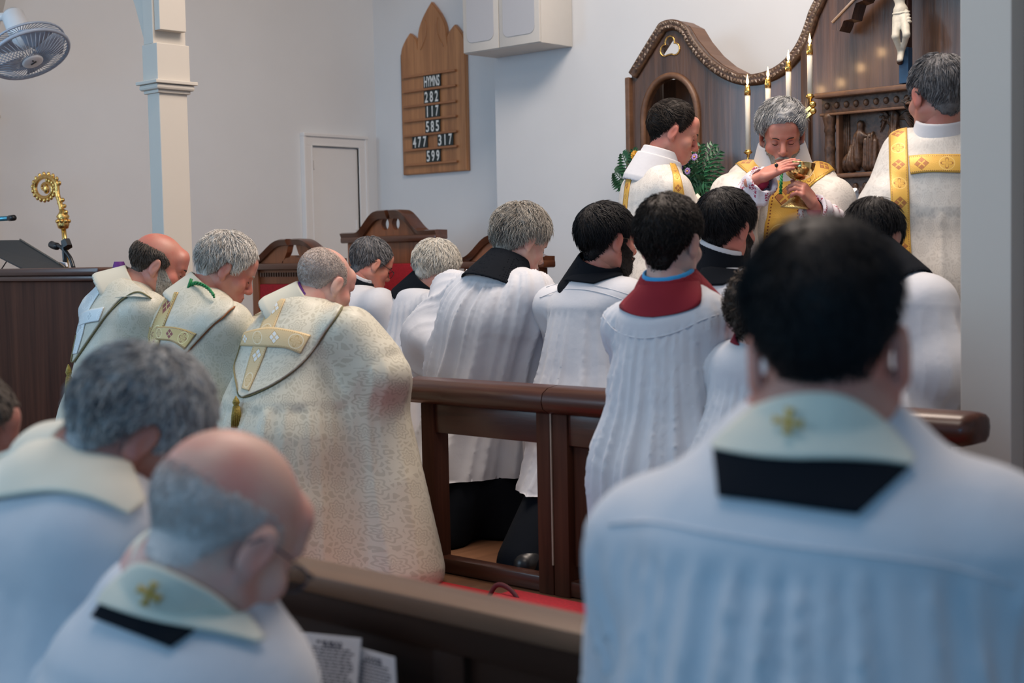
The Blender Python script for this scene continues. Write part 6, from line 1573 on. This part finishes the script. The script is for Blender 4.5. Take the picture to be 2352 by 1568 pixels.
# ---- celebrant
ch_top = P(1837, 373, 5.62); ch_bot = P(1826, 479, 5.62); ch_ax = nrm(ch_top-ch_bot); chh = np.linalg.norm(ch_top-ch_bot)
def cel_hands(p, ar):
    s1 = S(); hand_prims(s1, P(1750, 406, 5.60), P(1816, 374, 5.57)-P(1750, 406, 5.60), np.array([0.0, .55, -.8]), side=-1, curl=(5, 10, 8), spread=.8, thumb=(40, 15), sc=.98)
    s2 = S(); hand_prims(s2, P(1866, 466, 5.60), P(1836, 424, 5.55)-P(1866, 466, 5.60), np.array([-.7, .6, -.2]), side=1, curl=(42, 52, 35), spread=1, thumb=(40, 25), sc=.98)
    return [s1, s2]
def cel_extra(r, p):
    for sh, el, wr in ((p.shr, P(1682, 452, 5.84), 0), (p.shl, P(1912, 462, 5.84), 0)):
        r.cone(sh, el, .075, .078, .05); r.cone(el, el-Z*.24+V*.08, .08, .07, .08)
m = figure('grey-haired standing celebrant facing us, head bowed over the gold chalice he holds', (1796, 310, 6.0), (188, 24, 0), (1797, 388, 6.08), (1878, 424, 6.05), (1715, 420, 6.12), 188, SK_RED, robe=CHAS, robe_name='chasuble', kneel=False, hipdz=.92, yoke='round', s0=.20, folds=(.010, 14), seed=17, sc=1.06, hem=.36, hgrid=.0025, sleeve=(.07, .06, .03), arms={1: [(1690, 478, 5.80), (1748, 416, 5.62)], -1: [(1912, 505, 5.80), (1868, 472, 5.62)]}, hands=cel_hands, extra=cel_extra, w=1.0, nose=1.15)
hair(m.h, m.t, H_PEPR, {0: 33, 25: 34, 45: 24, 60: 4, 68: -10, 76: -14, 82: 6, 96: 10, 106: -2, 120: -30, 150: -50, 180: -55}, thick=.014, top=.028, rough=.35, n_str=3600, L=.050, lift=.22, seed=17, width=.0011, sweep=(.5, .55, .2)); eyes(m.h, m.t)
beard(m.h, m.t, H_GREY, thick=.004, n_str=700, L=.007)
collar(m.t, m.h, m.nb, SURP2, r0=.098, r1=.145, gap=-.015, down=.05, name='amice', thick=.012)
b = bv(m.robe)
patch('shoulder_band', b, [(1669, 352), (1695, 380), (1718, 400)], [(1706, 337), (1735, 366), (1756, 392)], 10, 30, GOLDB, m.t, off=.006)
patch('shoulder_band', b, [(1909, 350), (1869, 374), (1840, 400), (1820, 430)], [(1932, 380), (1900, 401), (1868, 424), (1840, 456)], 10, 30, GOLDB, m.t, off=.006)
patch('front_band', b, [(1778, 410), (1764, 480), (1752, 560)], [(1838, 410), (1838, 480), (1836, 560)], 12, 40, GOLDB, m.t, off=.008)
for k, (el, wr, mid) in enumerate((((1697, 468, 5.77), (1750, 411, 5.615), (1718, 450, 5.69)), ((1920, 512, 5.77), (1869, 478, 5.615), (1895, 508, 5.68)))):
    e, w_, md = P(*el), P(*wr), P(*mid); s = S(); s.cone(e, w_, .056, .056, .03); s.cone(md-Z*.02, md-Z*.10, .045, .030, .05); s.cone(w_-Z*.02, w_-Z*.085, .05, .022, .04)
    d = nrm(w_-e); cut = S(); cut.fn(s); cut.lo, cut.hi = s.lo, s.hi; cut.half(w_+d*.012, d, .004); cut.cone(w_-d*.03-Z*.01, w_+d*.06-Z*.02, .044, .050, .003, sub=True)
    nz = Noise(30+k); sdf_put('lace_sleeve', cut, s.lo, s.hi, .006, LACE, m.t, disp=lambda v: .005*nz(v, 9)+.003*np.sin(v[:, 0]*170))
    s = S(); s.cone(w_-d*.06, w_-d*.012-Z*.004, .030, .033, .01); sdf_put('magenta_lining', s, s.lo, s.hi, .005, MAG, m.t)
# ring on the right hand
rc = P(1782, 380, 5.555); G().tube([rc+np.array([.0, math.cos(a), math.sin(a)])*.0098+np.array([-.004*math.sin(a), 0, 0]) for a in np.linspace(0, 6.28, 16, endpoint=False)], .0022, 6, True).put('finger_ring', GOLDM, m.t, True)
G().ball(rc+np.array([0, -.012, 0]), .0075, 8, (1, .6, 1)).put('ring_stone', BLACK, m.t, True)
g = G(); q_ = spline([P(1795, 398, 5.76), P(1794, 420, 5.74), P(1793, 445, 5.74)], 20)
for k in (0, 1): g.tube([p_+np.array([math.sin(i*1.1+k*math.pi), -math.cos(i*1.1+k*math.pi)*.5, 0])*.004 for i, p_ in enumerate(q_)], .004, 6)
g.put('green_cord', GREENC, m.t, True)
# ---- chalice in his hands
c = thing('chalice', 'large gold chalice with hammered foot held up by the celebrant', 'chalice', tuple(ch_bot))
H_ = chh
G().lathe(ch_bot, [(.001, 0), (.056, 0), (.057, .004), (.050, .012), (.036, .024), (.020, .044), (.011, .058), (.009, .064)], 28, ch_ax).put('foot', flat('hammered_gold', (.85, .62, .26), .2, 1.0, noise=.3, scale=160, bmp=1.0), c, True)
G().lathe(ch_bot+ch_ax*.062, [(.009, 0), (.010, .006), (.019, .016), (.019, .024), (.010, .034), (.009, .044), (.014, .050), (.010, .054)], 24, ch_ax).put('knop', BRASS, c, True)
bw = H_-.112
G().lathe(ch_bot+ch_ax*.112, [(.008, 0), (.028, bw*.06), (.046, bw*.25), (.057, bw*.55), (.0615, bw*.98), (.0605, bw), (.059, bw*.97), (.054, bw*.55), (.042, bw*.28), (.02, bw*.12), (.001, bw*.1)], 32, ch_ax).put('bowl', flat('polished_gold', (.85, .58, .24), .12, 1.0, noise=.1, scale=30), c, True)
# ================= the front pews
CREAMST = STOLE
m = figure('man with bowed bald head and spectacles, cream stole and black collar patch, nearest left', (514, 1222, 1.76), (36, 33, 8), (424, 1325, 1.80), (170, 1560, 1.96), (520, 1606, 1.74), 40, SK_PINK, floor=0.0, hipdz=.50, yoke='square', s0=.13, folds=(.012, 26), seed=20, hgrid=.0035, grid=.010, sleeve=(.06, .065, .06), sc=1.05, arms={1: [(480, 1800, 1.76), (500, 1820, 1.84)], -1: [(200, 1800, 1.95), (260, 1820, 2.02)]}, shoulder=.072, w=1.1, shoe=False, train=.3)
hair(m.h, m.t, H_STUBW, 'full', thick=.003, rough=.1, n_str=5000, L=.010, lift=.2, seed=20, width=.0005, bald={0: 0, 55: 0, 66: 4, 76: 14, 90: 18, 120: 16, 180: 16})
eyes(m.h, m.t); glasses(m.h, m.t, flat('spectacle_steel', (.03, .05, .09), .3, .8))
collar(m.t, m.h, m.nb, STOLE, r0=.070, r1=.084, gap=.028, down=.06, name='stole_neck', thick=.008)
b = bv(m.robe); bn = bv(m.robe, m.body, *[o for o in m.t.children if o.name.startswith('stole_neck')])
st = patch('stole', bn, [(250, 1366), (300, 1318), (345, 1292), (426, 1322), (511, 1368), (560, 1420), (600, 1476)], [(238, 1388), (300, 1412), (370, 1434), (440, 1450), (510, 1464), (585, 1482)], 12, 40, STOLE, m.t, off=.012, th=.006)
patch('cassock_back', b, [(244, 1386), (340, 1424), (449, 1452)], [(221, 1420), (310, 1457), (394, 1492)], 8, 24, BLK, m.t, off=.009)
b2 = bv(m.robe, m.body, st, *[o for o in m.t.children if o.name.startswith('stole_neck')])
GT = flat('gold_thread', (.55, .36, .08), .45, .3, noise=.3, scale=300)
def cross_mark(p, b2, cx, cy, r, rot):
    c_, s_ = math.cos(math.radians(rot)), math.sin(math.radians(rot)); T_ = lambda x, y: (cx+(x*c_-y*s_)*r, cy+(x*s_+y*c_)*r)
    for a in (0, 90):
        ca, sa = math.cos(math.radians(a)), math.sin(math.radians(a)); Q_ = lambda x, y: T_(x*ca-y*sa, x*sa+y*ca)
        patch('gold_cross_arm', b2, [Q_(-1, -.36), Q_(-.7, -.2), Q_(0, -.17), Q_(.7, -.2), Q_(1, -.36)], [Q_(-1, .36), Q_(-.7, .2), Q_(0, .17), Q_(.7, .2), Q_(1, .36)], 4, 9, GT, p.t, off=.008, th=.003, curve=False, relax=0)
cross_mark(m, b2, 350, 1360, 27, 28)
# ---- grey-haired man far left front
m = figure('man with thick tousled grey hair bowed low, cream cape over white surplice, left front', (320, 1000, 2.08), (62, 38, 0), (195, 1075, 2.10), (-30, 1195, 2.30), (245, 1235, 1.96), 45, SK_TAN, floor=0.0, hipdz=.48, yoke='square', s0=.16, folds=(.014, 18), seed=21, arms={1: [(230, 1560, 2.0), (260, 1580, 2.1)], -1: [(-60, 1560, 2.35), (0, 1580, 2.4)]}, sc=.97, hgrid=.0045, grid=.011, shoulder=.078, w=1.1, shoe=False, train=.3, robe=SURP)
hair(m.h, m.t, H_PEPR, 'full', thick=.012, top=.017, rough=.55, n_str=3500, L=.04, lift=.4, curl=.6, seed=21, width=.0009); eyes(m.h, m.t)
collar(m.t, m.h, m.nb, STOLE, r0=.074, r1=.092, gap=.045, down=.07, name='cape_neck', thick=.008)
b = bv(m.robe)
patch('cape', b, [(-60, 940), (40, 930), (140, 945), (230, 1000), (290, 1070), (325, 1160)], [(-70, 1165), (20, 1148), (120, 1138), (190, 1147), (240, 1162), (290, 1184)], 18, 40, STOLE, m.t, off=.012, th=.006)
# ---- edge of another person
m = figure('dark-haired person barely seen at the left edge beside the grey-haired man', (-92, 1003, 2.7), (60, 20, 0), (-132, 1108, 2.72), (-240, 1188, 2.9), (-82, 1193, 2.58), 45, SK_TAN, floor=0.0, folds=(.01, 26), seed=22, hgrid=.006, grid=.014, shoe=False)
hair(m.h, m.t, H_BRN, 'full', thick=.014, n_str=800, seed=22)
# ---- big dark head on the right
m = figure('dark-haired man nearest the camera seen from behind, cream stole and black collar patch', (1900, 806, 1.51), (17, 12, -4), (1884, 972, 1.52), (1505, 1268, 1.62), (2272, 1275, 1.44), 22, SK_RED, floor=0.0, hipdz=.53, yoke='square', s0=.135, folds=(.024, 34), seed=23, sc=.97, hgrid=.0035, grid=.010, shoulder=.066, w=1.15, shoe=False, train=.3, sleeve=(.075, .11, .13))
hair(m.h, m.t, H_BLACK, {0: 44, 25: 44, 45: 30, 60: 10, 68: 4, 76: 6, 82: 14, 96: 18, 106: 14, 116: -8, 135: -38, 155: -50, 180: -54}, thick=.004, top=.030, rough=.25, n_str=5000, L=.022, lift=.3, seed=23, width=.0008, fade=.8)
collar(m.t, m.h, m.nb, STOLE, r0=.072, r1=.088, gap=.02, down=.06, name='stole_neck', thick=.008)
b = bv(m.robe); bn = bv(m.robe, m.body, *[o for o in m.t.children if o.name.startswith('stole_neck')])
st = patch('stole', bn, [(1652, 1026), (1715, 968), (1780, 925), (1860, 906), (1930, 912), (1990, 945), (2045, 1005), (2090, 1060)], [(1650, 1040), (1740, 1054), (1830, 1060), (1880, 1060), (1950, 1062), (2020, 1068), (2088, 1080)], 12, 44, STOLE, m.t, off=.012, th=.006)
patch('cassock_back', b, [(1648, 1036), (1760, 1056), (1900, 1060), (2086, 1080)], [(1656, 1146), (1760, 1158), (1870, 1174), (1970, 1187)], 10, 36, BLK, m.t, off=.009)
b2 = bv(m.robe, m.body, st, *[o for o in m.t.children if o.name.startswith('stole_neck')])
cross_mark(m, b2, 1816, 970, 32, 8)
seam(m, b, [(1400, 1205), (1500, 1198), (1620, 1222), (1800, 1252), (2000, 1275), (2180, 1300), (2330, 1345)], rad=.0016)
# ------------------------------------------------------------------ turn the whole finished place so that its walls lie along the world axes
RZ = Matrix.Rotation(TH, 4, 'Z'); done = set()
for o in list(SC.objects):
    if o.type in ('CAMERA', 'LIGHT'): o.matrix_world = RZ @ o.matrix_basis; continue
    if o.type == 'MESH' and o.data.name not in done: done.add(o.data.name); o.data.transform(RZ); o.data.update()
    o.location = RZ @ o.location
    if 'org' in o: del o['org']
